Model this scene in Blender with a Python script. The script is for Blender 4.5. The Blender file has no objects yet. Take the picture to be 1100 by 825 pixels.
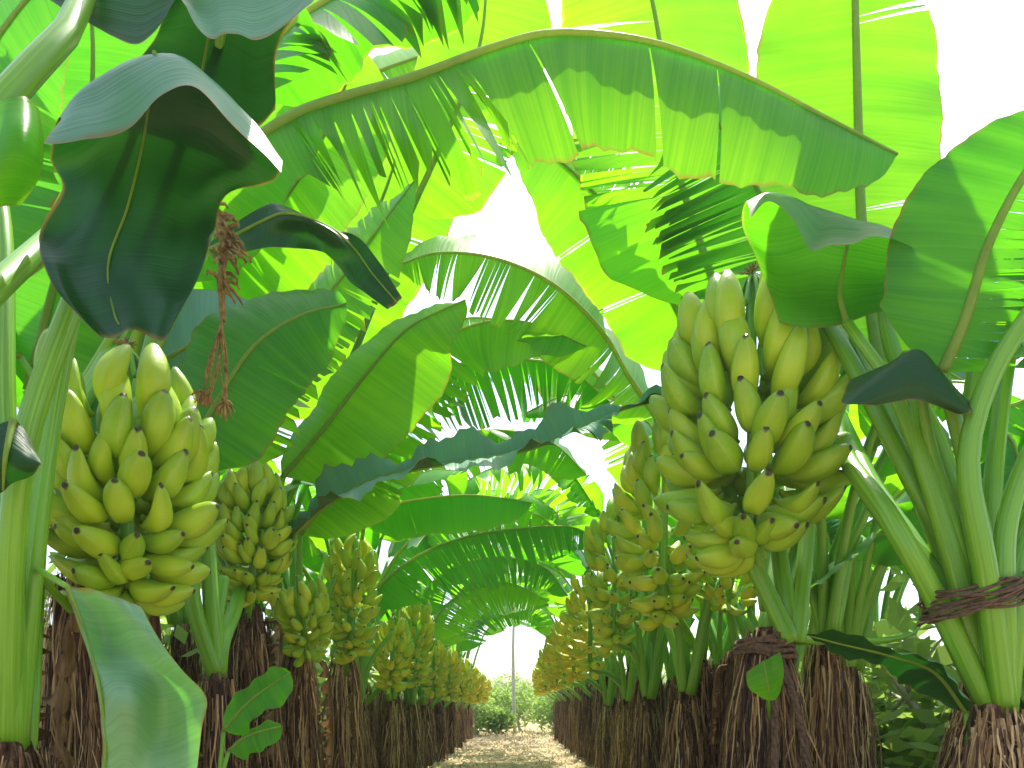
import bpy, math, random
from mathutils import Vector, noise
random.seed(11)
R = math.radians
sc = bpy.context.scene
COL = sc.collection
CAM_H, FPX, CX, HY = 1.0, 750.0, 555.0, 753.0


def P(px, py, d):
    """a place d metres ahead of the camera, read off the photograph"""
    return Vector(((px - CX) / FPX * d, d, CAM_H + (HY - py) / FPX * d))


# ------------------------------------------------------------------ materials
def new_mat(name):
    m = bpy.data.materials.new(name)
    m.use_nodes = True
    nt = m.node_tree
    nt.nodes.clear()
    return m, nt


def N(nt, t, **kw):
    n = nt.nodes.new(t)
    for k, v in kw.items():
        if k in n.inputs:
            n.inputs[k].default_value = v
        else:
            setattr(n, k, v)
    return n


def mixc(nt, fac, a, b, blend='MIX'):
    m = nt.nodes.new('ShaderNodeMix')
    m.data_type = 'RGBA'
    m.blend_type = blend
    for sock, v in ((m.inputs[0], fac), (m.inputs[6], a), (m.inputs[7], b)):
        if isinstance(v, bpy.types.NodeSocket):
            nt.links.new(v, sock)
        elif isinstance(v, (int, float)):
            sock.default_value = v
        else:
            sock.default_value = (*v, 1)
    return m.outputs[2]


def mth(nt, op, a, b=0.0, clamp=False):
    m = nt.nodes.new('ShaderNodeMath')
    m.operation = op
    m.use_clamp = clamp
    for sock, v in ((m.inputs[0], a), (m.inputs[1], b)):
        if isinstance(v, bpy.types.NodeSocket):
            nt.links.new(v, sock)
        else:
            sock.default_value = v
    return m.outputs[0]


def ramp(nt, fac, stops):
    r = nt.nodes.new('ShaderNodeValToRGB')
    e = r.color_ramp.elements
    while len(e) < len(stops):
        e.new(0.5)
    for el, (p, c) in zip(e, stops):
        el.position = p
        el.color = (*c, 1) if len(c) == 3 else c
    nt.links.new(fac, r.inputs[0])
    return r.outputs[0]


def uvscaled(nt, su, sv, uv='UVMap'):
    u = N(nt, 'ShaderNodeUVMap')
    u.uv_map = uv
    mp = N(nt, 'ShaderNodeMapping')
    mp.inputs['Scale'].default_value = (su, sv, 1)
    nt.links.new(u.outputs[0], mp.inputs[0])
    return mp.outputs[0]


def noise_tex(nt, vec, scale, detail=3, rough=0.55):
    n = N(nt, 'ShaderNodeTexNoise', Scale=scale, Detail=detail, Roughness=rough)
    if vec is not None:
        nt.links.new(vec, n.inputs['Vector'])
    return n.outputs['Fac']


def leaf_material(name, dark, light, trans, tfac, rough=0.38, coat=0.0, spec=0.32, edge=True, bump=0.35, upper=None):
    m, nt = new_mat(name)
    out = N(nt, 'ShaderNodeOutputMaterial')
    fine = noise_tex(nt, uvscaled(nt, 85, .9), 1.0, 2)      # lateral veins
    broad = noise_tex(nt, uvscaled(nt, 17, 0.6), 1.0, 3)      # broader bands between veins
    patch = noise_tex(nt, uvscaled(nt, 2.3, 2.3), 1.0, 4)     # patches of age
    oi = N(nt, 'ShaderNodeObjectInfo')
    v = mth(nt, 'ADD', mth(nt, 'MULTIPLY', fine, 0.35), mth(nt, 'MULTIPLY', broad, 0.35))
    v = mth(nt, 'ADD', v, mth(nt, 'MULTIPLY', patch, 0.30))
    v = ramp(nt, v, [(0.40, (0, 0, 0)), (0.61, (1, 1, 1))])
    base = mixc(nt, v, dark, light)
    base = mixc(nt, mth(nt, 'MULTIPLY', oi.outputs['Random'], 0.45), base, tuple(min(1, c * k) for c, k in zip(light, (1.35, 1.1, .9))))
    tcol = mixc(nt, v, tuple(c * k for c, k in zip(trans, (.45, .70, .5))), trans)
    tcol = mixc(nt, mth(nt, 'MULTIPLY', oi.outputs['Random'], 0.5), tcol, tuple(c * k for c, k in zip(trans, (.55, .85, .6))))
    if upper:                                   # sky sheen painted in as a paler upper side of the blade
        geo = N(nt, 'ShaderNodeNewGeometry')
        top = mth(nt, 'SUBTRACT', 1.0, geo.outputs['Backfacing'])
        base = mixc(nt, top, base, mixc(nt, v, tuple(c * .8 for c in upper), upper))
    if edge:
        at = N(nt, 'ShaderNodeAttribute')
        at.attribute_name = 'edge'
        e = mth(nt, 'ADD', at.outputs['Fac'], mth(nt, 'MULTIPLY', mth(nt, 'SUBTRACT', noise_tex(nt, uvscaled(nt, 9, 9), 1.0, 4), 0.5), 0.10))
        e = ramp(nt, e, [(0.965, (0, 0, 0)), (1.0, (1, 1, 1))])
        base = mixc(nt, mth(nt, 'MULTIPLY', e, .8), base, (0.22, 0.13, 0.03))
        tcol = mixc(nt, mth(nt, 'MULTIPLY', e, .8), tcol, (0.45, 0.30, 0.04))
        spots = ramp(nt, noise_tex(nt, uvscaled(nt, 55, 25), 1.0, 2), [(0.755, (0, 0, 0)), (0.79, (1, 1, 1))])
        base = mixc(nt, mth(nt, 'MULTIPLY', spots, .55), base, (0.10, 0.07, 0.02))
        tcol = mixc(nt, mth(nt, 'MULTIPLY', spots, .45), tcol, (0.18, 0.14, 0.02))
    bs = N(nt, 'ShaderNodeBsdfPrincipled', Roughness=rough)
    bs.inputs['Specular IOR Level'].default_value = spec
    bs.inputs['Coat Weight'].default_value = coat
    bs.inputs['Coat Roughness'].default_value = 0.35
    nt.links.new(base, bs.inputs['Base Color'])
    bmp = N(nt, 'ShaderNodeBump', Strength=bump, Distance=0.004)
    nt.links.new(mth(nt, 'ADD', fine, mth(nt, 'MULTIPLY', broad, 1.6)), bmp.inputs['Height'])
    nt.links.new(bmp.outputs[0], bs.inputs['Normal'])
    tr = N(nt, 'ShaderNodeBsdfTranslucent')
    nt.links.new(tcol, tr.inputs['Color'])
    mx = N(nt, 'ShaderNodeMixShader')
    mx.inputs[0].default_value = tfac
    nt.links.new(bs.outputs[0], mx.inputs[1])
    nt.links.new(tr.outputs[0], mx.inputs[2])
    nt.links.new(mx.outputs[0], out.inputs[0])
    return m


M_PALE_TOP = dict(name='young_pale_top_leaf', dark=(0.030, 0.15, 0.020), light=(0.05, 0.20, 0.03), trans=(0.18, 0.55, 0.03), tfac=.4, rough=.45, spec=.4, bump=.4, upper=(0.27, 0.50, 0.26))  # upper side coloured much paler than the underside


def simple_mat(name, stops, scale=(1, 1, 1), nscale=8, rough=0.6, bump=0.4, bdist=0.01, spec=0.4, coord='Object', trans=None, rnd=0.0, detail=5):
    m, nt = new_mat(name)
    out = N(nt, 'ShaderNodeOutputMaterial')
    tc = N(nt, 'ShaderNodeTexCoord')
    mp = N(nt, 'ShaderNodeMapping')
    mp.inputs['Scale'].default_value = scale
    nt.links.new(tc.outputs[coord], mp.inputs[0])
    f = noise_tex(nt, mp.outputs[0], nscale, detail, 0.62)
    if rnd:
        oi = N(nt, 'ShaderNodeObjectInfo')
        f2 = mth(nt, 'ADD', f, mth(nt, 'MULTIPLY', mth(nt, 'SUBTRACT', oi.outputs['Random'], 0.5), rnd))
    else:
        f2 = f
    c = ramp(nt, f2, stops)
    bs = N(nt, 'ShaderNodeBsdfPrincipled', Roughness=rough)
    bs.inputs['Specular IOR Level'].default_value = spec
    nt.links.new(c, bs.inputs['Base Color'])
    b = N(nt, 'ShaderNodeBump', Strength=bump, Distance=bdist)
    nt.links.new(f, b.inputs['Height'])
    nt.links.new(b.outputs[0], bs.inputs['Normal'])
    if trans:
        tr = N(nt, 'ShaderNodeBsdfTranslucent')
        tr.inputs[0].default_value = (*trans, 1)
        mx = N(nt, 'ShaderNodeMixShader')
        mx.inputs[0].default_value = 0.45
        nt.links.new(bs.outputs[0], mx.inputs[1])
        nt.links.new(tr.outputs[0], mx.inputs[2])
        nt.links.new(mx.outputs[0], out.inputs[0])
    else:
        nt.links.new(bs.outputs[0], out.inputs[0])
    return m


M = {}
M['young'] = leaf_material('young_leaf', (0.045, 0.20, 0.010), (0.075, 0.27, 0.015), (0.38, 0.80, 0.010), 0.60)
M['leaf'] = leaf_material('banana_leaf', (0.026, 0.14, 0.010), (0.050, 0.20, 0.014), (0.22, 0.70, 0.008), 0.55, upper=(0.055, 0.19, 0.035))
M['painted_shade'] = leaf_material('painted_shade_sheen_leaf', (0.006, 0.048, 0.009), (0.011, 0.070, 0.013), (0.02, 0.16, 0.005), 0.2, rough=0.42, spec=0.30, bump=.6, upper=(0.12, 0.33, 0.17))  # thick leaf: shade painted into the dark base, sky sheen into the pale upper
M['pale_top'] = leaf_material(**M_PALE_TOP)
M['dry'] = simple_mat('withered_leaf', [(0.3, (0.07, 0.035, 0.015)), (0.5, (0.22, 0.13, 0.055)), (0.7, (0.42, 0.29, 0.14))], scale=(6, 6, 1.5), nscale=4, rough=0.75, bump=.8, bdist=.01, spec=.2, trans=(0.16, 0.09, 0.03), rnd=.2)
M['stalk'] = simple_mat('leaf_stalk_green', [(0.25, (0.075, 0.22, 0.008)), (0.52, (0.14, 0.35, 0.016)), (0.75, (0.27, 0.50, 0.05))], scale=(22, 1.3, 1), nscale=1.0, rough=0.36, bump=0.3, bdist=0.004, spec=0.5, rnd=.12, coord='UV')
M['midrib'] = simple_mat('pale_midrib', [(0.3, (0.18, 0.34, 0.04)), (0.7, (0.30, 0.46, 0.08))], scale=(8, 8, 8), nscale=3, rough=0.45, bump=.15, trans=(0.55, 0.62, 0.08))
M['thatch'] = simple_mat('dry_leaf_sheath', [(0.34, (0.014, 0.006, 0.004)), (0.46, (0.09, 0.046, 0.022)), (0.58, (0.25, 0.145, 0.065)), (0.74, (0.50, 0.34, 0.17))], scale=(9, 9, .8), nscale=4.5, rough=0.8, bump=1.0, bdist=0.04, spec=0.15, rnd=.14)
M['fibre'] = None
M['tuft'] = simple_mat('dried_flower', [(0.3, (0.09, 0.055, 0.018)), (0.7, (0.40, 0.26, 0.09))], nscale=40, rough=0.85, bump=.6)
M['rope'] = simple_mat('twisted_rope', [(0.3, (0.045, 0.026, 0.015)), (0.7, (0.20, 0.12, 0.07))], nscale=60, rough=0.85, bump=.8)
M['straw'] = simple_mat('dry_straw', [(0.3, (0.30, 0.22, 0.10)), (0.7, (0.64, 0.52, 0.29))], nscale=6, rough=0.8, coord='Object')
M['grass'] = simple_mat('grass_blade', [(0.3, (0.05, 0.12, 0.02)), (0.7, (0.16, 0.24, 0.05))], nscale=3, rough=0.6, trans=(0.25, 0.4, 0.04))
M['bark'] = simple_mat('pale_bark', [(0.3, (0.42, 0.40, 0.34)), (0.7, (0.60, 0.58, 0.52))], scale=(4, 4, 1), nscale=6, rough=0.8)
M['bush'] = simple_mat('bush_leaves', [(0.3, (0.12, 0.20, 0.045)), (0.7, (0.24, 0.36, 0.09))], nscale=2.0, rough=0.6, trans=(0.38, 0.58, 0.10), rnd=.3)


def ground_material():
    m, nt = new_mat('straw_covered_soil')
    out = N(nt, 'ShaderNodeOutputMaterial')
    tc = N(nt, 'ShaderNodeTexCoord')
    a = noise_tex(nt, tc.outputs['Object'], 1.1, 6, 0.65)
    b = noise_tex(nt, tc.outputs['Object'], 22, 5, 0.7)
    c = ramp(nt, mth(nt, 'ADD', mth(nt, 'MULTIPLY', a, .5), mth(nt, 'MULTIPLY', b, .5)),
             [(0.34, (0.18, 0.135, 0.07)), (0.47, (0.40, 0.30, 0.165)), (0.60, (0.56, 0.45, 0.26)), (0.75, (0.66, 0.57, 0.37))])
    bs = N(nt, 'ShaderNodeBsdfPrincipled', Roughness=0.9)
    bs.inputs['Specular IOR Level'].default_value = 0.1
    nt.links.new(c, bs.inputs['Base Color'])
    bp = N(nt, 'ShaderNodeBump', Strength=0.8, Distance=0.03)
    nt.links.new(b, bp.inputs['Height'])
    nt.links.new(bp.outputs[0], bs.inputs['Normal'])
    nt.links.new(bs.outputs[0], out.inputs[0])
    return m


def banana_material():
    m, nt = new_mat('banana_skin')
    out = N(nt, 'ShaderNodeOutputMaterial')
    u = N(nt, 'ShaderNodeUVMap')
    u.uv_map = 'UVMap'
    sx = N(nt, 'ShaderNodeSeparateXYZ')
    nt.links.new(u.outputs[0], sx.inputs[0])
    at = N(nt, 'ShaderNodeAttribute')
    at.attribute_name = 'tint'
    tc = N(nt, 'ShaderNodeTexCoord')
    g = ramp(nt, at.outputs['Fac'], [(0.0, (0.21, 0.42, 0.012)), (0.35, (0.37, 0.54, 0.018)), (0.65, (0.66, 0.64, 0.024)), (0.85, (0.80, 0.60, 0.022)), (1.0, (0.80, 0.46, 0.016))])
    n1 = noise_tex(nt, tc.outputs['Object'], 14, 4)
    col = mixc(nt, mth(nt, 'MULTIPLY', ramp(nt, n1, [(0.4, (0, 0, 0)), (0.7, (1, 1, 1))]), .35), g, (0.38, 0.50, 0.05))
    # ends of the fruit are greener, the ridges paler
    ends = ramp(nt, sx.outputs[1], [(0.0, (1, 1, 1)), (0.20, (0, 0, 0)), (0.72, (0, 0, 0)), (0.95, (1, 1, 1))])
    col = mixc(nt, mth(nt, 'MULTIPLY', ends, .45), col, (0.13, 0.25, 0.012))
    ridge = mth(nt, 'PINGPONG', mth(nt, 'MULTIPLY', sx.outputs[0], 5.0), 0.5)
    rl = ramp(nt, ridge, [(0.0, (1, 1, 1)), (0.10, (0, 0, 0))])
    col = mixc(nt, mth(nt, 'MULTIPLY', rl, .22), col, (0.50, 0.52, 0.12))
    sp = ramp(nt, noise_tex(nt, tc.outputs['Object'], 70, 3), [(0.66, (0, 0, 0)), (0.74, (1, 1, 1))])
    col = mixc(nt, mth(nt, 'MULTIPLY', sp, .10), col, (0.09, 0.065, 0.02))
    tip = ramp(nt, mth(nt, 'ADD', sx.outputs[1], mth(nt, 'MULTIPLY', mth(nt, 'SUBTRACT', n1, .5), .04)), [(0.978, (0, 0, 0)), (0.992, (1, 1, 1))])
    col = mixc(nt, tip, col, (0.035, 0.022, 0.012))
    bs = N(nt, 'ShaderNodeBsdfPrincipled', Roughness=0.40)
    bs.inputs['Specular IOR Level'].default_value = 0.45
    bs.inputs['Subsurface Weight'].default_value = 0.0
    nt.links.new(col, bs.inputs['Base Color'])
    bp = N(nt, 'ShaderNodeBump', Strength=0.25, Distance=0.004)
    nt.links.new(noise_tex(nt, tc.outputs['Object'], 30, 4), bp.inputs['Height'])
    nt.links.new(bp.outputs[0], bs.inputs['Normal'])
    nt.links.new(bs.outputs[0], out.inputs[0])
    return m


def fibre_material():
    """hanging shreds of dead sheath: every strand has an age of its own, from black-brown to straw"""
    m, nt = new_mat('dry_fibre')
    out = N(nt, 'ShaderNodeOutputMaterial')
    u = N(nt, 'ShaderNodeUVMap')
    u.uv_map = 'UVMap'
    sx = N(nt, 'ShaderNodeSeparateXYZ')
    nt.links.new(u.outputs[0], sx.inputs[0])
    wn = N(nt, 'ShaderNodeTexWhiteNoise', noise_dimensions='1D')
    nt.links.new(mth(nt, 'FLOOR', mth(nt, 'ADD', sx.outputs[0], .5)), wn.inputs['W'])
    tc = N(nt, 'ShaderNodeTexCoord')
    mp = N(nt, 'ShaderNodeMapping')
    mp.inputs['Scale'].default_value = (30, 30, 2)
    nt.links.new(tc.outputs['Object'], mp.inputs[0])
    f = noise_tex(nt, mp.outputs[0], 2.5, 4, .65)
    oi = N(nt, 'ShaderNodeObjectInfo')
    k = mth(nt, 'ADD', mth(nt, 'MULTIPLY', wn.outputs['Value'], .75), mth(nt, 'MULTIPLY', mth(nt, 'SUBTRACT', f, .5), .7))
    k = mth(nt, 'ADD', k, mth(nt, 'MULTIPLY', mth(nt, 'SUBTRACT', oi.outputs['Random'], .5), .2))
    c = ramp(nt, k, [(0.0, (0.022, 0.010, 0.006)), (0.28, (0.11, 0.056, 0.026)), (0.50, (0.32, 0.185, 0.075)), (0.75, (0.60, 0.43, 0.21))])
    bs = N(nt, 'ShaderNodeBsdfPrincipled', Roughness=0.7)
    bs.inputs['Specular IOR Level'].default_value = 0.25
    nt.links.new(c, bs.inputs['Base Color'])
    bp = N(nt, 'ShaderNodeBump', Strength=0.5, Distance=0.006)
    nt.links.new(f, bp.inputs['Height'])
    nt.links.new(bp.outputs[0], bs.inputs['Normal'])
    nt.links.new(bs.outputs[0], out.inputs[0])
    return m


M['fibre'] = fibre_material()
M['banana'] = banana_material()
M['ground'] = ground_material()


# ------------------------------------------------------------------ mesh helpers
class MB:
    def __init__(self):
        self.v, self.f, self.uv, self.edge, self.tint = [], [], [], [], []

    def vert(self, co, uv=(0, 0), edge=0.0, tint=0.3):
        self.v.append(tuple(co))
        self.uv.append(uv)
        self.edge.append(edge)
        self.tint.append(tint)
        return len(self.v) - 1

    def face(self, *ids):
        self.f.append(ids)

    def mesh(self, name, mat, origin=None, attrs=()):
        me = bpy.data.meshes.new(name)
        o = Vector(origin) if origin is not None else Vector((0, 0, 0))
        me.from_pydata([tuple(Vector(c) - o) for c in self.v], [], self.f)
        uvl = me.uv_layers.new(name='UVMap')
        flat = []
        for f in self.f:
            for i in f:
                flat.extend(self.uv[i])
        uvl.data.foreach_set('uv', flat)
        for a in attrs:
            at = me.attributes.new(a, 'FLOAT', 'POINT')
            at.data.foreach_set('value', getattr(self, a))
        me.polygons.foreach_set('use_smooth', [True] * len(self.f))
        me.materials.append(mat)
        me.update()
        return me


def link(name, data, parent=None, loc=None):
    o = bpy.data.objects.new(name, data)
    COL.objects.link(o)
    if parent is not None:
        o.parent = parent
    if loc is not None:
        o.location = loc
    return o


def catmull(pts, n):
    pts = [Vector(p) for p in pts]
    q = [pts[0] * 2 - pts[1]] + pts + [pts[-1] * 2 - pts[-2]]
    # sample evenly by length
    dense = []
    for i in range(1, len(q) - 2):
        for k in range(16):
            t = k / 16
            a, b, c, d = q[i - 1], q[i], q[i + 1], q[i + 2]
            dense.append(0.5 * ((2 * b) + (c - a) * t + (2 * a - 5 * b + 4 * c - d) * t * t + (3 * b - a - 3 * c + d) * t ** 3))
    dense.append(pts[-1])
    L = [0.0]
    for a, b in zip(dense, dense[1:]):
        L.append(L[-1] + (b - a).length)
    out, j = [], 0
    for k in range(n + 1):
        s = L[-1] * k / n
        while j < len(L) - 2 and L[j + 1] < s:
            j += 1
        seg = L[j + 1] - L[j]
        out.append(dense[j].lerp(dense[j + 1], (s - L[j]) / seg if seg > 0 else 0))
    return out, L[-1]


def tube(mb, pts, r0, r1, n=8, prof=None, flat=1.0, tint=0.3, wob=0.0, cap=True, channel=0.0):
    """a tapering rounded rod along pts; channel > 0 makes the groove of a leaf stalk"""
    K = len(pts)
    t = (pts[1] - pts[0]).normalized()
    ref = Vector((0, 0, 1)) if abs(t.z) < 0.9 else Vector((0, -1, 0))
    s = t.cross(ref).normalized()
    prev, acc = None, 0.0
    for i, p in enumerate(pts):
        t = (pts[min(i + 1, K - 1)] - pts[max(i - 1, 0)]).normalized()
        s = (s - t * s.dot(t)).normalized()
        u = s.cross(t)
        a = i / (K - 1)
        r = prof(a) if prof else r0 + (r1 - r0) * a
        if i:
            acc += (pts[i] - pts[i - 1]).length
        ring = []
        for k in range(n):
            th = 2 * math.pi * k / n
            rr = r * (1 + wob * noise.noise(p * 9 + Vector((k * 3.1, 0, 0))))
            if channel:
                rr *= 1 - channel * max(0, math.cos(th)) ** 4
            ring.append(mb.vert(p + (s * math.sin(th) + u * math.cos(th) * flat) * rr, (k / n, acc), 0, tint))
        if prev:
            for k in range(n):
                mb.face(prev[k], prev[(k + 1) % n], ring[(k + 1) % n], ring[k])
        elif cap:
            mb.face(*ring[::-1])
        prev = ring
    if cap:
        mb.face(*prev)


def width_profile(t):
    w = min(1.0, (t / 0.13)) ** 0.55 if t < 0.13 else 1.0
    if t > 0.5:
        w *= max(0.0, 1 - ((t - 0.5) / 0.5) ** 2.3) ** 0.75
    return w


def blade(mb, path, length, nrm, W, fold, curl, torn, wave=0.02, seed=0, M_=7, tear_gap=.12, slant=.22):
    """both halves of a banana leaf along the midrib path. W, fold, curl, torn are (left, right) pairs;
    torn = list of (t0, t1, strips, looseness)"""
    rnd = random.Random(seed)
    K = len(path) - 1

    def at(t):
        t = max(0.0, min(1.0, t)) * K
        i = min(int(t), K - 1)
        return path[i].lerp(path[i + 1], t - i)

    def frame(t):
        tg = (at(t + 0.02) - at(t - 0.02)).normalized()
        s = tg.cross(nrm)
        s = s.normalized() if s.length > 1e-4 else Vector((1, 0, 0))
        return tg, s, s.cross(tg).normalized()

    ph = [rnd.uniform(0, 6.28) for _ in range(6)]
    for side, sg in ((0, -1), (1, 1)):
        cuts = [0.0, 1.0]
        loose = {}
        for (t0, t1, n, lo) in torn[side]:
            wt = [.12 + rnd.random() ** 2.2 * 1.6 for k in range(n)]
            c = [t0 + (t1 - t0) * sum(wt[:k]) / sum(wt) for k in range(n + 1)]
            c[0], c[-1] = t0, t1
            cuts += c
            loose[(t0, t1)] = lo
        cuts = sorted(set(round(c, 4) for c in cuts))
        for a, b in zip(cuts, cuts[1:]):
            if b - a < 0.002:
                continue
            lo = 0.0
            for (t0, t1), l in loose.items():
                if a >= t0 - 1e-3 and b <= t1 + 1e-3:
                    lo = l
            n = max(2, int(round((b - a) * K)))
            mid = (a + b) / 2
            strip = lo > 0
            dd = rnd.gauss(0, 14) * lo
            tw = rnd.gauss(0, 35) * lo
            gap = min(.9, abs(rnd.gauss(tear_gap, tear_gap)) * (1 + lo) + (0.55 * lo if strip else .0))
            ln = 1.0 - abs(rnd.gauss(0, 0.16)) * lo
            slit = min(.005, (b - a) * .3) * rnd.uniform(.1, 1.0)
            rows = []
            for i in range(n + 1):
                t = a + (b - a) * i / n
                tg, s, up = frame(t)
                w0 = W[side] * width_profile(t) * ln * (1 + 0.05 * math.sin(11 * t + ph[0]) + .03 * noise.noise(Vector((t * 30, seed, side))))
                if strip:
                    w0 = W[side] * max(width_profile(mid), width_profile(t)) * ln
                pos = at(t)
                row = []
                x = Vector((0, 0, 0))
                for j in range(M_ + 1):
                    v = j / M_
                    ang = R(fold[side] + curl[side] * v ** 1.3 + dd * v + (tw * v * (i / n - .5)))
                    if j:
                        x = x + (s * sg * math.cos(ang) - up * math.sin(ang)) * (w0 / M_)
                    sl = slant * w0 * v
                    g = gap * v ** 1.4
                    if lo > .12:
                        tt = t + (mid - t) * g
                    elif i == 0 and a > 0:
                        tt = t + slit * v
                    elif i == n and b < 1:
                        tt = t - slit * v
                    else:
                        tt = t
                    base = at(tt) if tt != t else pos
                    co = base + x + tg * sl
                    wv = wave * v * v * (math.sin(9 * t * length + ph[1 + side]) + .6 * math.sin(21 * t * length + ph[3 + side]))
                    wv += wave * .35 * v * math.sin(t * length * 70 + ph[5] + 2 * v)
                    co = co + up * wv
                    row.append(mb.vert(co, (t * length + sl, sg * v * w0 + side * 3.7 + seed * .37), v if w0 > .02 else .9))
                rows.append(row)
            for r0, r1 in zip(rows, rows[1:]):
                for j in range(M_):
                    if sg < 0:
                        mb.face(r0[j], r1[j], r1[j + 1], r0[j + 1])
                    else:
                        mb.face(r0[j], r0[j + 1], r1[j + 1], r1[j])


def add_leaf(plant, mid, nrm, W, fold=(15, 15), curl=(25, 25), torn=((), ()), mat='leaf', stalk=None, r=(.030, .016, .004),
             seed=None, wave=0.02, seg=44, M_=7, name='leaf', gap=.12, rib='midrib'):
    """leaf (blade) as a part of the plant; its stalk and midrib are the sub-part"""
    if seed is None:
        seed = add_leaf.n
    add_leaf.n += 1
    path, L = catmull(mid, seg)
    mb = MB()
    blade(mb, path, L, Vector(nrm).normalized(), W, fold, curl, torn, wave, seed, M_, gap)
    o = link(name, mb.mesh(name, M[mat], plant.location, ('edge',)), plant)
    if stalk:
        sp, _ = catmull(list(stalk) + [mid[0]], 14)
        sm = MB()
        tube(sm, sp, r[0], r[1], 10, channel=.25)
        so = link('leaf_stalk', sm.mesh('leaf_stalk', M['stalk'], plant.location), o)
    rm = MB()
    tube(rm, path, r[1], r[2], 7)
    link('midrib', rm.mesh('midrib', M[rib], plant.location), o)
    return o


add_leaf.n = 0


def add_sheet(plant, grid, mat='painted_shade', stalk=None, rib=None, r=(.03, .016, .004), nu=9, nv=8, seed=0, wave=.006, name='leaf'):
    """a folded or hanging leaf whose surface is given by a grid of places; rib = column of the midrib and its first row"""
    rows = []
    for g in grid:
        rows.append(catmull(g, nv * (len(g) - 1))[0])
    nc = len(rows[0])
    cols = []
    nR = nu * (len(rows) - 1)
    for c in range(nc):
        cols.append(catmull([rw[c] for rw in rows], nR)[0])
    mb = MB()
    idx = []
    for i in range(nR + 1):
        line = []
        for c in range(nc):
            co = cols[c][i]
            e = abs(2 * c / (nc - 1) - 1)
            nn = noise.noise(Vector((c / nc * 5.5, i / nu * 1.1, seed * 7.7)))
            co = co + Vector((.3, -1, .2)) * (wave * nn * (0.4 + e))
            ee = max(e, 1 - min(i, nR - i) / (nR * .5) * 1.0 if min(i, nR - i) < nR * .04 else 0)
            line.append(mb.vert(co, (i / nR * .9 + seed, (c / (nc - 1) - .5) * .6), ee))
        idx.append(line)
    for i in range(nR):
        for c in range(nc - 1):
            mb.face(idx[i][c], idx[i][c + 1], idx[i + 1][c + 1], idx[i + 1][c])
    o = link(name, mb.mesh(name, M[mat], plant.location, ('edge',)), plant)
    if rib:
        c = int(rib[0] * (nc - 1))
        k0, k1 = int(rib[1] * nR), int(rib[2] * nR)
        pts = [cols[c][i] + Vector((0, -.004, 0)) for i in (range(k0, k1 + 1) if k1 > k0 else range(k0, k1 - 1, -1))]
        rm = MB()
        tube(rm, pts, r[1] * .65, r[2] * .7, 7)
        link('midrib', rm.mesh('midrib', M['midrib'], plant.location), o)
        if stalk:
            sp, _ = catmull(list(stalk) + [pts[0]], 14)
            sm = MB()
            tube(sm, sp, r[0], r[1], 10, channel=.25)
            link('leaf_stalk', sm.mesh('leaf_stalk', M['stalk'], plant.location), o)
    return o


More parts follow.
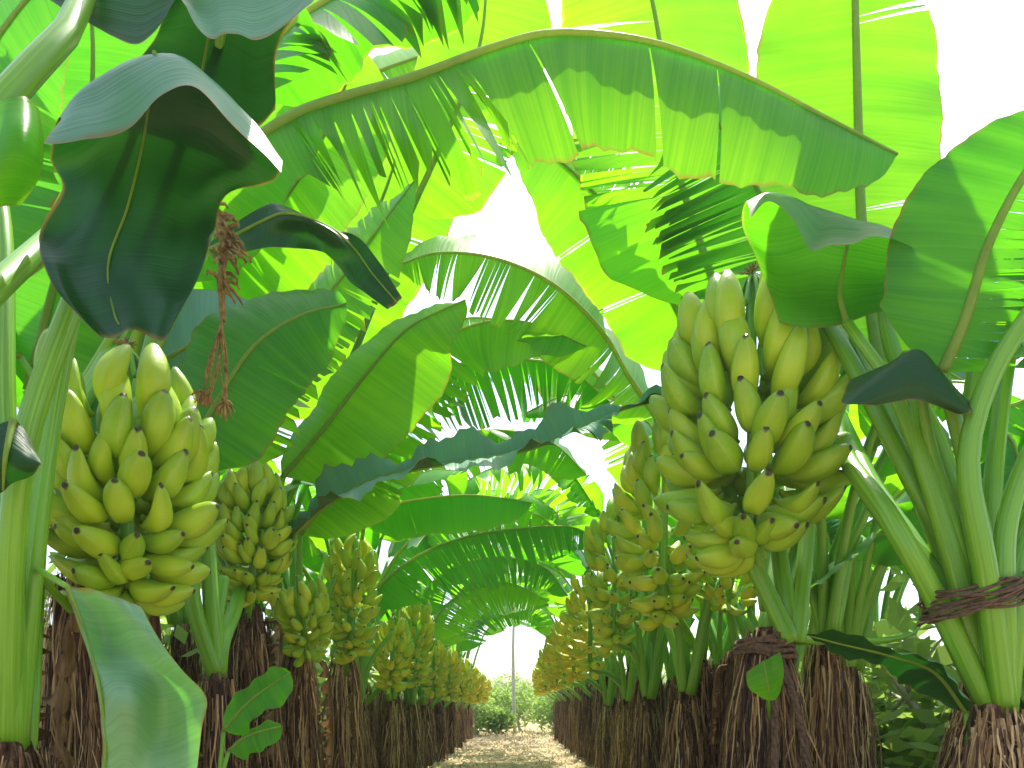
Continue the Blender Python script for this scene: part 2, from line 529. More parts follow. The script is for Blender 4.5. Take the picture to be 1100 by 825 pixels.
# ------------------------------------------------------------------ trunk of dry sheaths
def add_trunk(plant, h, r0, r1, seed, strips=90, top_z=0.0, lean=(0, 0), fray=1.0):
    rnd = random.Random(seed)
    org = Vector(plant.location)
    mb = MB()
    n, K = 26, 18
    r0, r1 = r0 * .86, r1 * .92
    prev = None

    def rad(a):
        return (r0 + (r1 - r0) * a ** 1.2) * (1 - .42 * max(0, (a - .72) / .28) ** 1.6)

    for i in range(K + 1):
        a = i / K
        ring = []
        for k in range(n):
            th = 2 * math.pi * k / n
            rr = rad(a) * (0.86 + 0.20 * noise.noise(Vector((math.cos(th) * 3, math.sin(th) * 3, a * 1.6 + seed))) + .06 * noise.noise(Vector((k * 1.7, seed, a * .8))))
            ring.append(mb.vert((org.x + math.cos(th) * rr + lean[0] * a, org.y + math.sin(th) * rr + lean[1] * a, org.z + h * a), (k / n, a)))
        if prev:
            for k in range(n):
                mb.face(prev[k], prev[(k + 1) % n], ring[(k + 1) % n], ring[k])
        prev = ring
    mb.face(*prev)
    tr = link('trunk', mb.mesh('trunk', M['thatch'], org), plant)
    fb = MB()
    for s in range(int(strips * 3.2)):
        th = rnd.uniform(0, 6.283)
        a1 = rnd.uniform(.40, .97) if s % 3 else rnd.uniform(.84, .99)
        ln = rnd.uniform(.35, .95) * h * min(1, a1 + .2)
        w = rnd.choice((.0018, .0022, .003, .004, .0055, .009)) * rnd.uniform(.8, 1.3)
        off = rnd.uniform(.0, .03) + (.02 if w < .005 else 0)
        flare = rnd.uniform(-.01, .07) * fray
        dth = rnd.gauss(0, .22) * (3 if s % 11 == 0 else 1)
        tw = rnd.uniform(-1.1, 1.1)
        prevp = None
        S = 7
        for i in range(S + 1):
            q = i / S
            z = h * a1 - ln * q
            if z < 0.01:
                z = 0.01
            a = max(0, min(1, z / h))
            rr = rad(a) * .98 + off + flare * q * q + .010 * math.sin(q * 9 + s)
            ang = th + dth * q + .045 * math.sin(q * 14 + s * 2.1) + .03 * math.sin(q * 5 + s)
            c = Vector((org.x + math.cos(ang) * rr + lean[0] * a, org.y + math.sin(ang) * rr + lean[1] * a, org.z + z))
            tan = Vector((-math.sin(ang + tw * q), math.cos(ang + tw * q), 0))
            ww = w * (1 - .75 * q ** 2)
            p = (fb.vert(c - tan * ww, (s, q)), fb.vert(c + Vector((math.cos(ang), math.sin(ang), 0)) * ww * .5, (s, q)), fb.vert(c + tan * ww, (s, q)))
            if prevp:
                fb.face(prevp[0], prevp[1], p[1], p[0])
                fb.face(prevp[1], prevp[2], p[2], p[1])
            prevp = p
    # frayed roots and threads round the top
    for s in range(int(strips * .35)):
        th = rnd.uniform(0, 6.283)
        z0 = h * rnd.uniform(.80, 1.02)
        pts = []
        rr = rad(z0 / h)
        drop = rnd.uniform(.05, .22)
        for i in range(6):
            q = i / 5
            ang = th + rnd.gauss(0, .10) + q * rnd.uniform(-.5, .5)
            pts.append(Vector((org.x + math.cos(ang) * (rr + .02 + .02 * q) + lean[0], org.y + math.sin(ang) * (rr + .02 + .02 * q) + lean[1], org.z + z0 - drop * q)))
        tube(fb, pts, rnd.uniform(.002, .006), .0015, 4)
    link('dry_fibres', fb.mesh('dry_fibres', M['fibre'], org), tr)
    return tr


# ------------------------------------------------------------------ bananas and bunches
def banana_shape(mb, M3=None, tint=.3, L=1.0, fat=.205, bend=.22, seg=14, n=10, org=Vector((0, 0, 0))):
    """fruit along +Z, bending towards +X at the tip; M3 places it"""
    K = seg
    prev = None
    for i in range(K + 1):
        a = i / K
        if a < .10:
            r = .055 + .02 * a
        else:
            q = (a - .10) / .86
            r = fat * max(0.0, math.sin(math.pi * min(1, q * .93 + .035)) ** .46) if q < 1 else .05
            r = max(r, .058)
        if a > .94:
            r = .046 if a < .99 else .034
        z = a - bend * .3 * a * a
        x = -bend * math.sin(math.pi * a) * .55 + bend * a * a * .9
        ring = []
        for k in range(n):
            th = 2 * math.pi * k / n
            rr = r * (1 + (.055 * math.cos(5 * th) if .12 < a < .93 else 0))
            c = Vector((x + math.cos(th) * rr, math.sin(th) * rr, z)) * L
            if M3 is not None:
                c = M3 @ c
            ring.append(mb.vert(c, (k / n, a), 0, tint))
        if prev:
            for k in range(n):
                mb.face(prev[k], prev[(k + 1) % n], ring[(k + 1) % n], ring[k])
        else:
            mb.face(*ring[::-1])
        prev = ring
    mb.face(*prev)


from mathutils import Matrix
BAN = {}


def banana_mesh(kind, tintk):
    key = (kind, tintk)
    if key not in BAN:
        mb = MB()
        banana_shape(mb, None, tintk, 1.0, (.192, .208, .182)[kind], (.20, .12, .28)[kind], 16, 15)
        BAN[key] = mb.mesh('banana', M['banana'], None, ('tint',))
    return BAN[key]


def bunch_layout(H, W, D, levels, per, blen, rnd):
    """(matrix) of every fruit of a bunch H tall, W wide: hands that overlap in a spiral, upright at the top, outward lower down"""
    out = []
    hands = levels * 2
    for l in range(hands):
        a = l / (hands - 1) + rnd.gauss(0, .012)                  # 0 top .. 1 bottom
        a = max(0.0, min(1.0, a))
        zc = (H * .5 - blen * 1.30) * (1 - a) - H * .46 * a
        env = math.sin(math.pi * (0.20 + 0.62 * a ** .9)) ** .8    # envelope of the bunch
        if a > .8:
            env *= 1 - (a - .8) * 1.6
        el = R(76 - 96 * a ** .85)
        k = max(3, int(round(per * (0.55 + .5 * env) * .5)))
        mid = l * 2.75 + rnd.gauss(0, .2)
        spread = 3.3
        swell = rnd.uniform(.92, 1.10)
        bl = blen * (1.02 - .22 * a)
        reach = max(0.015, W * .5 * env * swell - bl * math.cos(el) * .92)
        lift = rnd.gauss(0, .05)
        for j in range(k):
            q = (j / (k - 1) - .5) if k > 1 else 0
            th = mid + spread * q + rnd.gauss(0, .06)
            rad = Vector((math.cos(th), math.sin(th), 0))
            e = el + lift + rnd.gauss(0, .09) - .25 * abs(q)
            d = rad * math.cos(e) + Vector((0, 0, 1)) * math.sin(e)
            d = (d + Vector((-rad.y, rad.x, 0)) * q * -.35).normalized()     # fruits of a hand lean together
            xax = (Vector((0, 0, 1)) - d * d.z)
            if e > R(50):
                xax = -(rad - d * rad.dot(d))
            xax = xax.normalized()
            yax = d.cross(xax)
            base = rad * reach + Vector((0, 0, zc + .05 * H * abs(q) + rnd.gauss(0, .015)))
            sz = bl * rnd.uniform(.95, 1.16)
            m = Matrix((xax, yax, d)).transposed().to_4x4()
            out.append(Matrix.Translation(base) @ m @ Matrix.Rotation(rnd.gauss(0, .4), 4, 'Z') @ Matrix.Diagonal((sz * rnd.uniform(.90, 1.08), sz * rnd.uniform(.9, 1.05), sz, 1)))
    return out


def add_bunch(plant, centre, H, W, levels, per, blen, tint, seed, single=False, tuft=True, label=None, tilt=(0, 0)):
    rnd = random.Random(seed)
    org = Vector(plant.location)
    c = Vector(centre)
    mb = MB()
    rot = Matrix.Rotation(tilt[0], 4, 'X') @ Matrix.Rotation(tilt[1], 4, 'Y')
    top = c + rot @ Vector((0, 0, H * .49))
    # peduncle: from the trunk's head up through the middle of the bunch
    low = c + rot @ Vector((0, 0, -H * .42))
    p, _ = catmull([Vector((org.x, org.y, max(low.z - .30, .5))), low.lerp(Vector((org.x, org.y, low.z)), .4) - Vector((0, 0, .06)), low, c, top], 20)
    tube(mb, p, .032, .018, 8)
    b = link('banana_bunch', mb.mesh('banana_bunch', M['stalk'], org), plant)
    if label:
        b['label'] = label
    tints = [max(0, min(1, tint + d)) for d in (-.14, -.05, .05, .14)]
    lay = [Matrix.Translation(c) @ rot @ m for m in bunch_layout(H, W, W, levels, per, blen, rnd)]
    if single:
        fm = MB()
        for m in lay:
            banana_shape(fm, m, max(0, min(1, tint + rnd.gauss(0, .12))), 1.0, .200, .2, 9, 7)
        fo = link('bananas', fm.mesh('bananas', M['banana'], org, ('tint',)), b)
        fo['kind'] = 'stuff'
    else:
        for m in lay:
            o = bpy.data.objects.new('banana', banana_mesh(rnd.randrange(3), tints[rnd.randrange(4)]))
            COL.objects.link(o)
            o.parent = b
            o.matrix_local = Matrix.Translation(-org) @ m
    # hand stems: short strings from the tip of the stalk to the top hand
    tm = MB()
    if tuft:
        for k in range(26):
            d = Vector((rnd.gauss(0, 1), rnd.gauss(0, 1), rnd.uniform(-.3, 1.6))).normalized()
            q = [top + Vector((0, 0, .0)), top + d * .02 * W / .8, top + d * .05 * W / .8 + Vector((rnd.gauss(0, .008), rnd.gauss(0, .008), -.006))]
            tube(tm, q, .006, .002, 4)
        link('dried_flower', tm.mesh('dried_flower', M['tuft'], org), b)
        sm = MB()
        for k in range(9):
            th = 6.283 * k / 9 + rnd.uniform(-.2, .2)
            d = Vector((math.cos(th), math.sin(th), 0))
            q, _ = catmull([top - Vector((0, 0, .015)), top + d * .04 - Vector((0, 0, .05)), top + d * W * .11 - Vector((0, 0, .14 * H))], 7)
            tube(sm, q, .008, .011, 6)
        link('fruit_stem', sm.mesh('fruit_stem', M['stalk'], org), b)
    return b


def tag(o, label, cat, group=None, kind=None):
    if label:
        o['label'] = label
        o['category'] = cat
    if group:
        o['group'] = group
    if kind:
        o['kind'] = kind
    return o


def plant_root(name, x, y, label, group='banana plants in the plantation rows', cat='banana plant'):
    o = link(name, None, None, (x, y, 0))
    return tag(o, label, cat, group)


def torn_random(rnd, amount):
    """random list of torn stretches for one half of a leaf"""
    out, t = [], rnd.uniform(.05, .3)
    while t < .92:
        ln = rnd.uniform(.08, .3)
        e = min(.97, t + ln)
        if rnd.random() < amount:
            out.append((t, e, max(2, int((e - t) * rnd.uniform(22, 45))), rnd.uniform(.25, .9)))
        elif rnd.random() < .7:
            out.append((t, min(.97, t + .03), 1, .05))
        t = e + rnd.uniform(.02, .12)
    return out


def generic_leaf(plant, crown, az, reach, rise, droop, W, rnd, mat, seg=26, M_=5, torn=.5, stalk_len=1.0, r=(.030, .016, .004), splay=.25):
    d = Vector((math.cos(az), math.sin(az), 0))
    s0 = crown + d * .05
    s1 = crown + d * splay * .5 * stalk_len + Vector((0, 0, stalk_len * .55))
    s2 = crown + d * splay * 1.25 * stalk_len + Vector((0, 0, stalk_len))
    m1 = s2 + d * reach * .30 + Vector((0, 0, rise * .8))
    m2 = s2 + d * reach * .62 + Vector((0, 0, rise))
    m3 = s2 + d * reach * .88 + Vector((0, 0, rise - droop * .45))
    m4 = s2 + d * reach * 1.02 + Vector((0, 0, rise - droop))
    j = lambda v, k=.05: v + Vector((rnd.gauss(0, k), rnd.gauss(0, k), rnd.gauss(0, k * .6)))
    f = rnd.uniform(8, 45), rnd.uniform(8, 45)
    nr = Vector((0, 0, 1)) + d * .3 + Vector((rnd.gauss(0, .3), rnd.gauss(0, .3), 0))
    return add_leaf(plant, [s2, j(m1), j(m2), j(m3), j(m4)], nr, (W, W * rnd.uniform(.85, 1.1)), f, (rnd.uniform(10, 45), rnd.uniform(10, 45)),
                    (torn_random(rnd, torn), torn_random(rnd, torn)), mat, [s0, s1], r, rnd.randrange(10000), rnd.uniform(.012, .03), seg, M_)


# ------------------------------------------------------------------ the hand-placed plants nearest the camera
def G(d, *pts):
    """row of places; a triple brings its own distance"""
    return [P(*p) if len(p) == 3 else P(p[0], p[1], d) for p in pts]


def bare_stalk(plant, pts, r0, r1, n=12):
    sp, _ = catmull(pts, 20)
    sm = MB()
    tube(sm, sp, r0, r1, n, channel=.3)
    return link('leaf_stalk', sm.mesh('leaf_stalk', M['stalk'], plant.location), plant)


UP = (0, 0, 1)
CAMN = (0, -1, .25)
TILT = (0, -.7, .7)

# --- young plant whose stalks enter the picture at the left edge
PL0 = plant_root('banana_plant', -1.95, 1.75, 'young banana plant at the left edge, thick pale stalk slanting into the top corner')
add_trunk(PL0, .85, .17, .12, 1, 60)
c0 = Vector((-1.95, 1.75, .83))
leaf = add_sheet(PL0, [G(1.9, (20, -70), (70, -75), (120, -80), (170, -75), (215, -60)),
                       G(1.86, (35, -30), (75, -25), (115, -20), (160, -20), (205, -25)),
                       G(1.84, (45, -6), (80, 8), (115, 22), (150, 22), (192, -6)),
                       G(1.82, (60, 5), (85, 20), (120, 38), (150, 47), (178, 18))], 'painted_shade', rib=(.4, .5, 0),
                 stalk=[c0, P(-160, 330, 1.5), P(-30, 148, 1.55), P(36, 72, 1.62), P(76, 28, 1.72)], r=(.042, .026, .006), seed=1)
add_sheet(PL0, [G(1.5, (-60, 130, 1.6), (-10, 112), (25, 104), (42, 118, 1.58)),
                G(1.5, (-60, 160, 1.6), (-5, 150, 1.45), (28, 140, 1.45), (47, 155, 1.58)),
                G(1.5, (-60, 190, 1.6), (-8, 185, 1.45), (25, 180, 1.46), (43, 190, 1.58)),
                G(1.5, (-60, 225, 1.6), (-15, 225, 1.5), (5, 222, 1.5), (22, 220, 1.58))], 'young', rib=(0, 1, 0),
          stalk=[c0, P(-120, 420, 1.55)], seed=2)
bare_stalk(PL0, [c0, P(-200, 520, 1.6), P(-60, 365, 1.72), P(0, 305, 1.9), P(60, 250, 2.16), P(120, 190, 2.4)], .042, .028)

# --- young plant with upright stalks left of the first bunch
PL1 = plant_root('banana_plant', -1.62, 2.25, 'young plant left of the nearest left bunch, large dark folded leaf hanging from it')
add_trunk(PL1, .87, .15, .10, 2, 80)
c1 = Vector((-1.62, 2.25, .84))
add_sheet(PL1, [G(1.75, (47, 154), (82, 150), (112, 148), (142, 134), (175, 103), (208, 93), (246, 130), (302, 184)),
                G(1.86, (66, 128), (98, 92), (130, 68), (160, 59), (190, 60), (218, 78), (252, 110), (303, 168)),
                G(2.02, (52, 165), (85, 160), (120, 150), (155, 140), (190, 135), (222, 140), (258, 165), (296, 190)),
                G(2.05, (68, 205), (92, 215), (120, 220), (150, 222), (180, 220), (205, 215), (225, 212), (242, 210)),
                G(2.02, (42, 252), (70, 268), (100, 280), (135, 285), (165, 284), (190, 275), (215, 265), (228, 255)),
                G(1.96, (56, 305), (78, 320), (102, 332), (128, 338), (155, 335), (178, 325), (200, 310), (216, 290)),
                G(1.92, (96, 352), (108, 362), (120, 362), (135, 356), (152, 356), (168, 365), (176, 366), (186, 350))], 'painted_shade', rib=(.42, .22, .97),
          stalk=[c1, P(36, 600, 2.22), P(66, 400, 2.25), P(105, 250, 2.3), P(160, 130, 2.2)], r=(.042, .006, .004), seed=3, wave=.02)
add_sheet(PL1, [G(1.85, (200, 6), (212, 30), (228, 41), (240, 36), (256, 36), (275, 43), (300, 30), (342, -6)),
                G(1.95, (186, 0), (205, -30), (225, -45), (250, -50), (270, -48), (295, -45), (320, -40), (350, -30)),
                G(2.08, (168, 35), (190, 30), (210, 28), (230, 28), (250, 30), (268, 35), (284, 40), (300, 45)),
                G(2.12, (148, 70), (175, 90), (198, 105), (220, 115), (242, 125), (265, 133), (280, 133), (296, 120))], 'painted_shade', rib=(.45, .4, 1),
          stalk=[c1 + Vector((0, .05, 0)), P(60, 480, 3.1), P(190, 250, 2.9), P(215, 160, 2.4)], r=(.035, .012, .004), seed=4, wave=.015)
for pts, r0, r1 in (([c1, P(14, 640, 2.2), P(3, 440, 2.25), P(2, 250, 2.4), P(-20, 120, 2.6)], .044, .028),
                    ([c1, P(26, 620, 2.4), P(50, 500, 2.75), P(128, 362, 3.15), P(160, 290, 3.3)], .044, .034),
                    ([c1 + Vector((-.03, 0, 0)), P(12, 600, 2.1), P(28, 470, 2.05), P(75, 332, 2.14), P(115, 230, 2.3)], .042, .028),
                    ([c1 + Vector((-.05, .02, 0)), P(-12, 620, 2.2), P(-30, 430, 2.25)], .05, .03)):
    bare_stalk(PL1, pts, r0, r1)
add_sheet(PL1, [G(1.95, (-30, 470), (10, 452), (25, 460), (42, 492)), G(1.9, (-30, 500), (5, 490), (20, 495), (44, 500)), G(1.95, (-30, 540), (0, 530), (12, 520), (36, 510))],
          'painted_shade', rib=(.5, 0, 1), seed=5)

# --- bearing plant of the nearest left bunch
L1 = plant_root('banana_plant', -1.80, 2.95, 'plant bearing the largest bunch left of the path, long leaf hanging beneath its fruit')
add_trunk(L1, 1.62, .21, .13, 3, 130)
k1 = Vector((-1.80, 2.95, 1.6))
add_bunch(L1, P(136, 508, 2.68), 1.0, .62, 8, 13, .265, .20, 21, label='large bunch of plump green bananas')
# the long arching leaf across the top
add_leaf(L1, [P(262, 158, 2.72), P(330, 118, 2.68), P(440, 85, 2.63), P(530, 52, 2.6), P(600, 36, 2.58), P(700, 46, 2.58), P(800, 82, 2.62), P(890, 128, 2.68), P(964, 166, 2.75)],
         (0, -.15, 1), (.06, .53), (70, 62), (20, 22), (((.1, .3, 9, .5),), ((.02, .07, 1, .15), (.075, .33, 22, .75), (.335, .336, 1, .1), (.43, .431, 1, .1), (.60, .601, 1, .1), (.70, .701, 1, .1))),
         'young', [k1, P(150, 420, 2.95), P(205, 230, 2.85)], (.045, .022, .006), 77, .018, 84, 9, gap=.05)
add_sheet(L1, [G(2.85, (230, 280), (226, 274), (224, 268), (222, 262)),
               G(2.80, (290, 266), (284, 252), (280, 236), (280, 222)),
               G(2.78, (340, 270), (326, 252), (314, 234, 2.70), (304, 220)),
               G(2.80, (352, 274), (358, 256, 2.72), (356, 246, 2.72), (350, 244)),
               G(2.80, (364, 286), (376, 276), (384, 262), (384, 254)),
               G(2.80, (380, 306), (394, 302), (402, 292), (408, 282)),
               G(2.80, (416, 332), (424, 328), (428, 324), (432, 320))], 'painted_shade', rib=(.65, 0, 1), stalk=[k1, P(150, 420, 2.95)], r=(.03, .010, .004), seed=6)
add_leaf(L1, [P(190, 500, 3.3), P(228, 440, 3.3), P(270, 375, 3.3), P(320, 340, 3.35), P(372, 326, 3.4)], CAMN, (.36, .30), (8, 8), (15, 20), ((), ((.5, .505, 1, .05),)), 'leaf', [k1], seed=81)
add_sheet(L1, [G(1.95, (152, 652), (122, 640), (95, 632), (70, 630)), G(1.93, (172, 688, 1.84), (140, 668), (110, 662, 2.0), (80, 660)), G(1.90, (196, 720, 1.78), (160, 704), (120, 700, 2.0), (94, 700)),
               G(1.88, (222, 750, 1.82), (178, 742, 1.95), (138, 745, 1.82), (104, 745)), G(1.88, (216, 788), (175, 788, 1.96), (142, 788, 1.85), (110, 792)), G(1.9, (208, 850), (175, 850), (140, 850), (108, 850)), G(1.94, (190, 930), (165, 940), (140, 940), (115, 930))],
          'pale_top', rib=(.98, 0, 1), stalk=[k1 - Vector((0, 0, .3)), P(40, 615, 2.3)], r=(.02, .008, .004), seed=7, wave=.012)
# dried flower stalk hanging with its strings
dm = MB()
rn = random.Random(5)
ax, _ = catmull([P(225, 225, 2.5), P(240, 250, 2.5), P(238, 300, 2.5), P(240, 345, 2.5)], 12)
tube(dm, ax, .022, .008, 8, wob=.6)
for k in range(40):
    p = ax[rn.randrange(0, 10)]
    d = Vector((rn.uniform(-.2, 1), rn.gauss(0, .5), rn.uniform(-.5, .3))).normalized()
    l_ = rn.uniform(.04, .10)
    tube(dm, [p, p + d * l_ * .5 + Vector((0, 0, .004)), p + d * l_ * .9 + Vector((0, 0, -.012)), p + d * l_ + Vector((rn.gauss(0, .006), 0, -.03))], .009, .004, 5)
for k in range(9):
    x0 = 236 + rn.uniform(-3, 5)
    e = (218 + 26 * (k % 2) + rn.uniform(-8, 8), rn.uniform(425, 448))
    q, _ = catmull([P(x0, 300, 2.5), P(238, 345, 2.5 + rn.uniform(-.02, .02)), P((x0 + e[0]) / 2 + rn.uniform(-8, 8), 395, 2.5), P(e[0], e[1], 2.5)], 14)
    tube(dm, q, .0045, .003, 5)
for (x, y) in ((217, 422), (241, 434)):
    c = P(x, y, 2.5)
    for k in range(16):
        d = Vector((rn.gauss(0, 1), rn.gauss(0, 1), rn.gauss(-.5, 1))).normalized()
        l_ = rn.uniform(.02, .045)
        tube(dm, [c, c + d * l_ * .6, c + d * l_ + Vector((0, 0, -.02))], .006, .003, 4)
dfs = link('dried_flower_stalk', dm.mesh('dried_flower_stalk', M['tuft'], L1.location), L1)
dfs['label'] = 'brown dried flower stalk with hanging strings'

# --- sucker with two small leaves at the lower left
SK = plant_root('banana_sucker', -1.12, 2.72, 'small banana sucker with two little leaves in front of the left row', 'banana suckers', 'banana sucker')
for (a, b, c, w) in (((240, 785), (270, 752), (312, 722), .085), ((246, 806), (268, 790), (302, 780), .065)):
    add_leaf(SK, [P(a[0], a[1], 2.72), P(b[0], b[1], 2.68), P(c[0], c[1], 2.66)], TILT, (w, w * 1.1), (-10, 15), (25, 40), ((), ()), 'leaf', [Vector((-1.12, 2.72, 0)), P(236, 860, 2.72)], (.014, .008, .003), seg=20)

# --- bearing and young plants on the right side
PR1 = plant_root('banana_plant', 1.78, 2.62, 'big leafy young plant at the right edge, fat green stalks tied with dark twine')
add_trunk(PR1, .99, .20, .13, 6, 120)
cr = Vector((1.78, 2.62, .96))
add_leaf(PR1, [P(950, 420, 3.0), P(935, 330, 3.1), P(925, 230, 3.15), P(921, 100, 3.15), P(918, -20, 3.1), P(914, -150, 3.0)], CAMN, (.44, .42), (4, 4), (8, 8),
         (((.45, .46, 1, .02),), ((.385, .39, 1, .05), (.74, .752, 1, .1))), 'young', [cr, P(1010, 560, 2.8)], (.052, .028, .012), 91, .012, 60, 8, gap=.03)
add_sheet(PR1, [G(2.48, (806, 234), (826, 216), (850, 234), (870, 268), (890, 264), (915, 262), (942, 254), (984, 268)),
                G(2.60, (800, 218), (826, 209), (850, 213), (872, 220), (895, 228), (920, 236), (950, 244), (988, 262)),
                G(2.72, (797, 246), (820, 258), (845, 268), (872, 276), (895, 282), (922, 284), (948, 284), (980, 276)),
                G(2.75, (815, 290), (832, 298), (852, 306), (875, 312), (897, 316), (920, 316), (942, 310), (958, 304)),
                G(2.74, (838, 346), (850, 350), (866, 353), (882, 353), (898, 350), (918, 344), (938, 338), (954, 334))], 'leaf', rib=(.62, 1, .45),
          stalk=[cr, P(1020, 590, 2.6), P(965, 430, 2.65)], r=(.048, .020, .006), seed=8, wave=.012)
add_leaf(PR1, [P(1012, 400, 2.50), P(1036, 345, 2.45), P(1062, 262, 2.4), P(1100, 188, 2.35), P(1150, 120, 2.3)], (-.25, -1, .1), (.30, .38), (2, 10), (6, 20),
         ((), ((.06, .8, 26, .35),)), 'leaf', [cr, P(1050, 560, 2.55)], (.050, .022, .010), 92, .01, 54, 8, gap=.10)
add_sheet(PR1, [G(2.5, (912, 408), (950, 392), (984, 380), (1010, 400), (1042, 432)),
                G(2.38, (905, 431), (945, 400), (985, 376), (1012, 402), (1045, 441)),
                G(2.36, (922, 434), (950, 420), (984, 405), (1010, 425), (1040, 444)),
                G(2.38, (940, 436), (960, 432), (984, 430), (1008, 437), (1030, 444))], 'painted_shade', seed=9)
bare_stalk(PR1, [cr, P(1030, 590, 2.6), P(1000, 480, 2.6), P(985, 395, 2.5)], .042, .016)
for pts, r0, r1 in (([cr, P(1010, 652, 2.6), P(958, 560, 2.62), P(905, 480, 3.2), P(895, 400, 3.8)], .044, .034),
                    ([cr, P(1022, 640, 2.7), P(950, 555, 3.0), P(915, 500, 3.6), P(880, 430, 4.1)], .042, .034),
                    ([cr, P(1030, 620, 2.65), P(972, 500, 2.7), P(920, 400, 2.8), P(880, 330, 2.95)], .044, .028),
                    ([cr, P(1045, 600, 2.6), P(1005, 470, 2.65), P(960, 380, 2.75), P(945, 300, 2.85)], .042, .026),
                    ([cr, P(1062, 620, 2.6), P(1040, 500, 2.65), P(1048, 400, 2.7), P(1070, 320, 2.8)], .042, .028),
                    ([cr + Vector((.03, -.03, 0)), P(1058, 610, 2.45), P(1040, 500, 2.42), P(1062, 410, 2.4), P(1115, 325, 2.4), P(1180, 250, 2.4)], .044, .028),
                    ([cr + Vector((.04, -.02, 0)), P(1078, 640, 2.5), P(1082, 560, 2.5), P(1110, 480, 2.5), P(1160, 400, 2.5)], .044, .028),
                    ([cr, P(1020, 660, 2.75), P(985, 590, 2.9), P(938, 520, 3.3), P(905, 450, 3.9)], .042, .032),
                    ([cr, P(1030, 640, 2.72), P(1000, 560, 2.78), P(955, 450, 2.9), P(915, 360, 3.1)], .042, .028),
                    ([cr, P(1036, 640, 2.6), P(1012, 560, 2.6), P(985, 470, 2.62), P(975, 380, 2.7)], .040, .028),
                    ([cr, P(1070, 640, 2.7), P(1066, 540, 2.75), P(1075, 440, 2.85), P(1090, 340, 3.0)], .042, .028),
                    ([cr + Vector((.05, 0, 0)), P(1092, 660, 2.55), P(1098, 600, 2.6), P(1120, 540, 2.7)], .045, .03)):
    bare_stalk(PR1, pts, r0, r1)
add_leaf(PR1, [P(1038, 765, 2.6), P(1004, 722, 2.58), P(955, 704, 2.58), P(905, 692, 2.6), P(866, 682, 2.64)], (0, -.45, .9), (.13, .12), (-40, 30), (25, 40), ((), ()), 'painted_shade',
         [Vector((1.7, 2.6, .55))], (.02, .010, .004), 93, .02, 30)

for k, pts in enumerate((((1178, 252, 2.4), (1240, 195, 2.38), (1310, 168, 2.36), (1390, 182, 2.34), (1450, 230, 2.3)), ((1158, 402, 2.5), (1215, 340, 2.55), (1285, 305, 2.6), (1365, 318, 2.65), (1420, 370, 2.7)), ((1118, 542, 2.7), (1160, 480, 2.8), (1220, 440, 2.9), (1290, 440, 3.0)))):
    add_leaf(PR1, [P(*p) for p in pts], (0, -.3, 1), (.30, .32), (20, 25), (25, 30), ((), ((.3, .8, 12, .4),)), 'young' if k == 0 else 'leaf', None, (.04, .026, .006), 130 + k, .015, 36, 6)
R1 = plant_root('banana_plant', 1.22, 3.42, 'banana plant bearing the largest bunch right of the path, its trunk bound with rope')
add_trunk(R1, 1.36, .24, .10, 7, 150, fray=1.4)
add_bunch(R1, P(808, 446, 3.2), 1.33, .81, 9, 13, .315, .14, 22, label='largest bunch, plump green bananas')
for pts in (([P(850, 690, 3.3), P(826, 640, 3.32), P(798, 580, 3.34), P(775, 500, 3.5)]), ([P(852, 690, 3.35), P(844, 640, 3.36), P(836, 585, 3.45), P(828, 500, 3.6)]), ([P(856, 690, 3.32), P(860, 640, 3.36), P(866, 585, 3.48), P(870, 500, 3.7)])):
    bare_stalk(R1, pts, .045, .034)
kr1 = Vector((1.22, 3.42, 1.3))
add_leaf(R1, [P(870, 330, 3.75), P(838, 250, 3.75), P(805, 188, 3.7), P(770, 130, 3.6), P(735, 90, 3.5)], CAMN, (.62, .40), (5, 5), (15, 15), (((.05, .8, 30, .45),), ((.2, .6, 8, .2),)), 'leaf',
         [kr1, P(880, 480, 3.7)], (.04, .02, .006), 94, .015, 60, 7, gap=.10)
add_leaf(R1, [P(775, 330, 4.3), P(722, 160, 4.2), P(708, 40, 4.1), P(690, -40, 4.0), P(660, -130, 3.9)], CAMN, (.60, .62), (5, 5), (10, 12), (((.3, .7, 16, .25),), ((.3, .305, 1, .05),)), 'young',
         [kr1, P(830, 520, 3.9)], (.04, .025, .008), 95, .015, 50, 7)
add_sheet(R1, [G(2.95, (838, 700), (828, 706), (812, 715), (802, 722)), G(2.92, (842, 720), (830, 728), (815, 734), (803, 738)), G(2.95, (838, 745), (832, 752), (824, 752), (815, 748))], 'young', rib=(.5, 0, 1), stalk=[Vector((1.2, 3.3, .9))], r=(.01, .006, .003), seed=10)

add_leaf(R1, [P(985, 600, 4.0), P(955, 574, 3.95), P(925, 585, 3.9), P(895, 610, 3.85), P(862, 640, 3.8)], (0, -.4, .9), (.20, .24), (-50, 30), (20, 30), ((), ()), 'pale_top', [kr1, P(980, 680, 4.0)], (.03, .014, .004), 113, .03, 30, 6)
R2 = plant_root('banana_plant', 1.36, 5.15, 'plant whose wide yellow-green bunch hangs just behind and left of the largest bunch')
add_trunk(R2, 1.30, .19, .12, 8, 110)
add_bunch(R2, P(714, 560, 4.55), 1.34, .68, 9, 12, .245, .36, 23)
kr2 = Vector((1.36, 5.15, 1.3))
add_leaf(R2, [P(760, 400, 4.6), P(705, 292, 4.5), P(645, 215, 4.4), P(592, 165, 4.3), P(540, 130, 4.2)], (-.2, -.9, .4), (.44, .42), (4, 4), (12, 12), (((.55, .56, 1, .1), (.3, .31, 1, .1)), ((.2, .21, 1, .1), (.5, .75, 9, .3))), 'young',
         [kr2, P(770, 540, 4.7)], (.04, .022, .006), 96, .015, 54, 7, gap=.06)
R3 = plant_root('banana_plant', 1.22, 6.45, 'bearing banana plant third along the right row, narrow bunch below its arching bright leaf')
add_trunk(R3, 1.30, .18, .12, 9, 100)
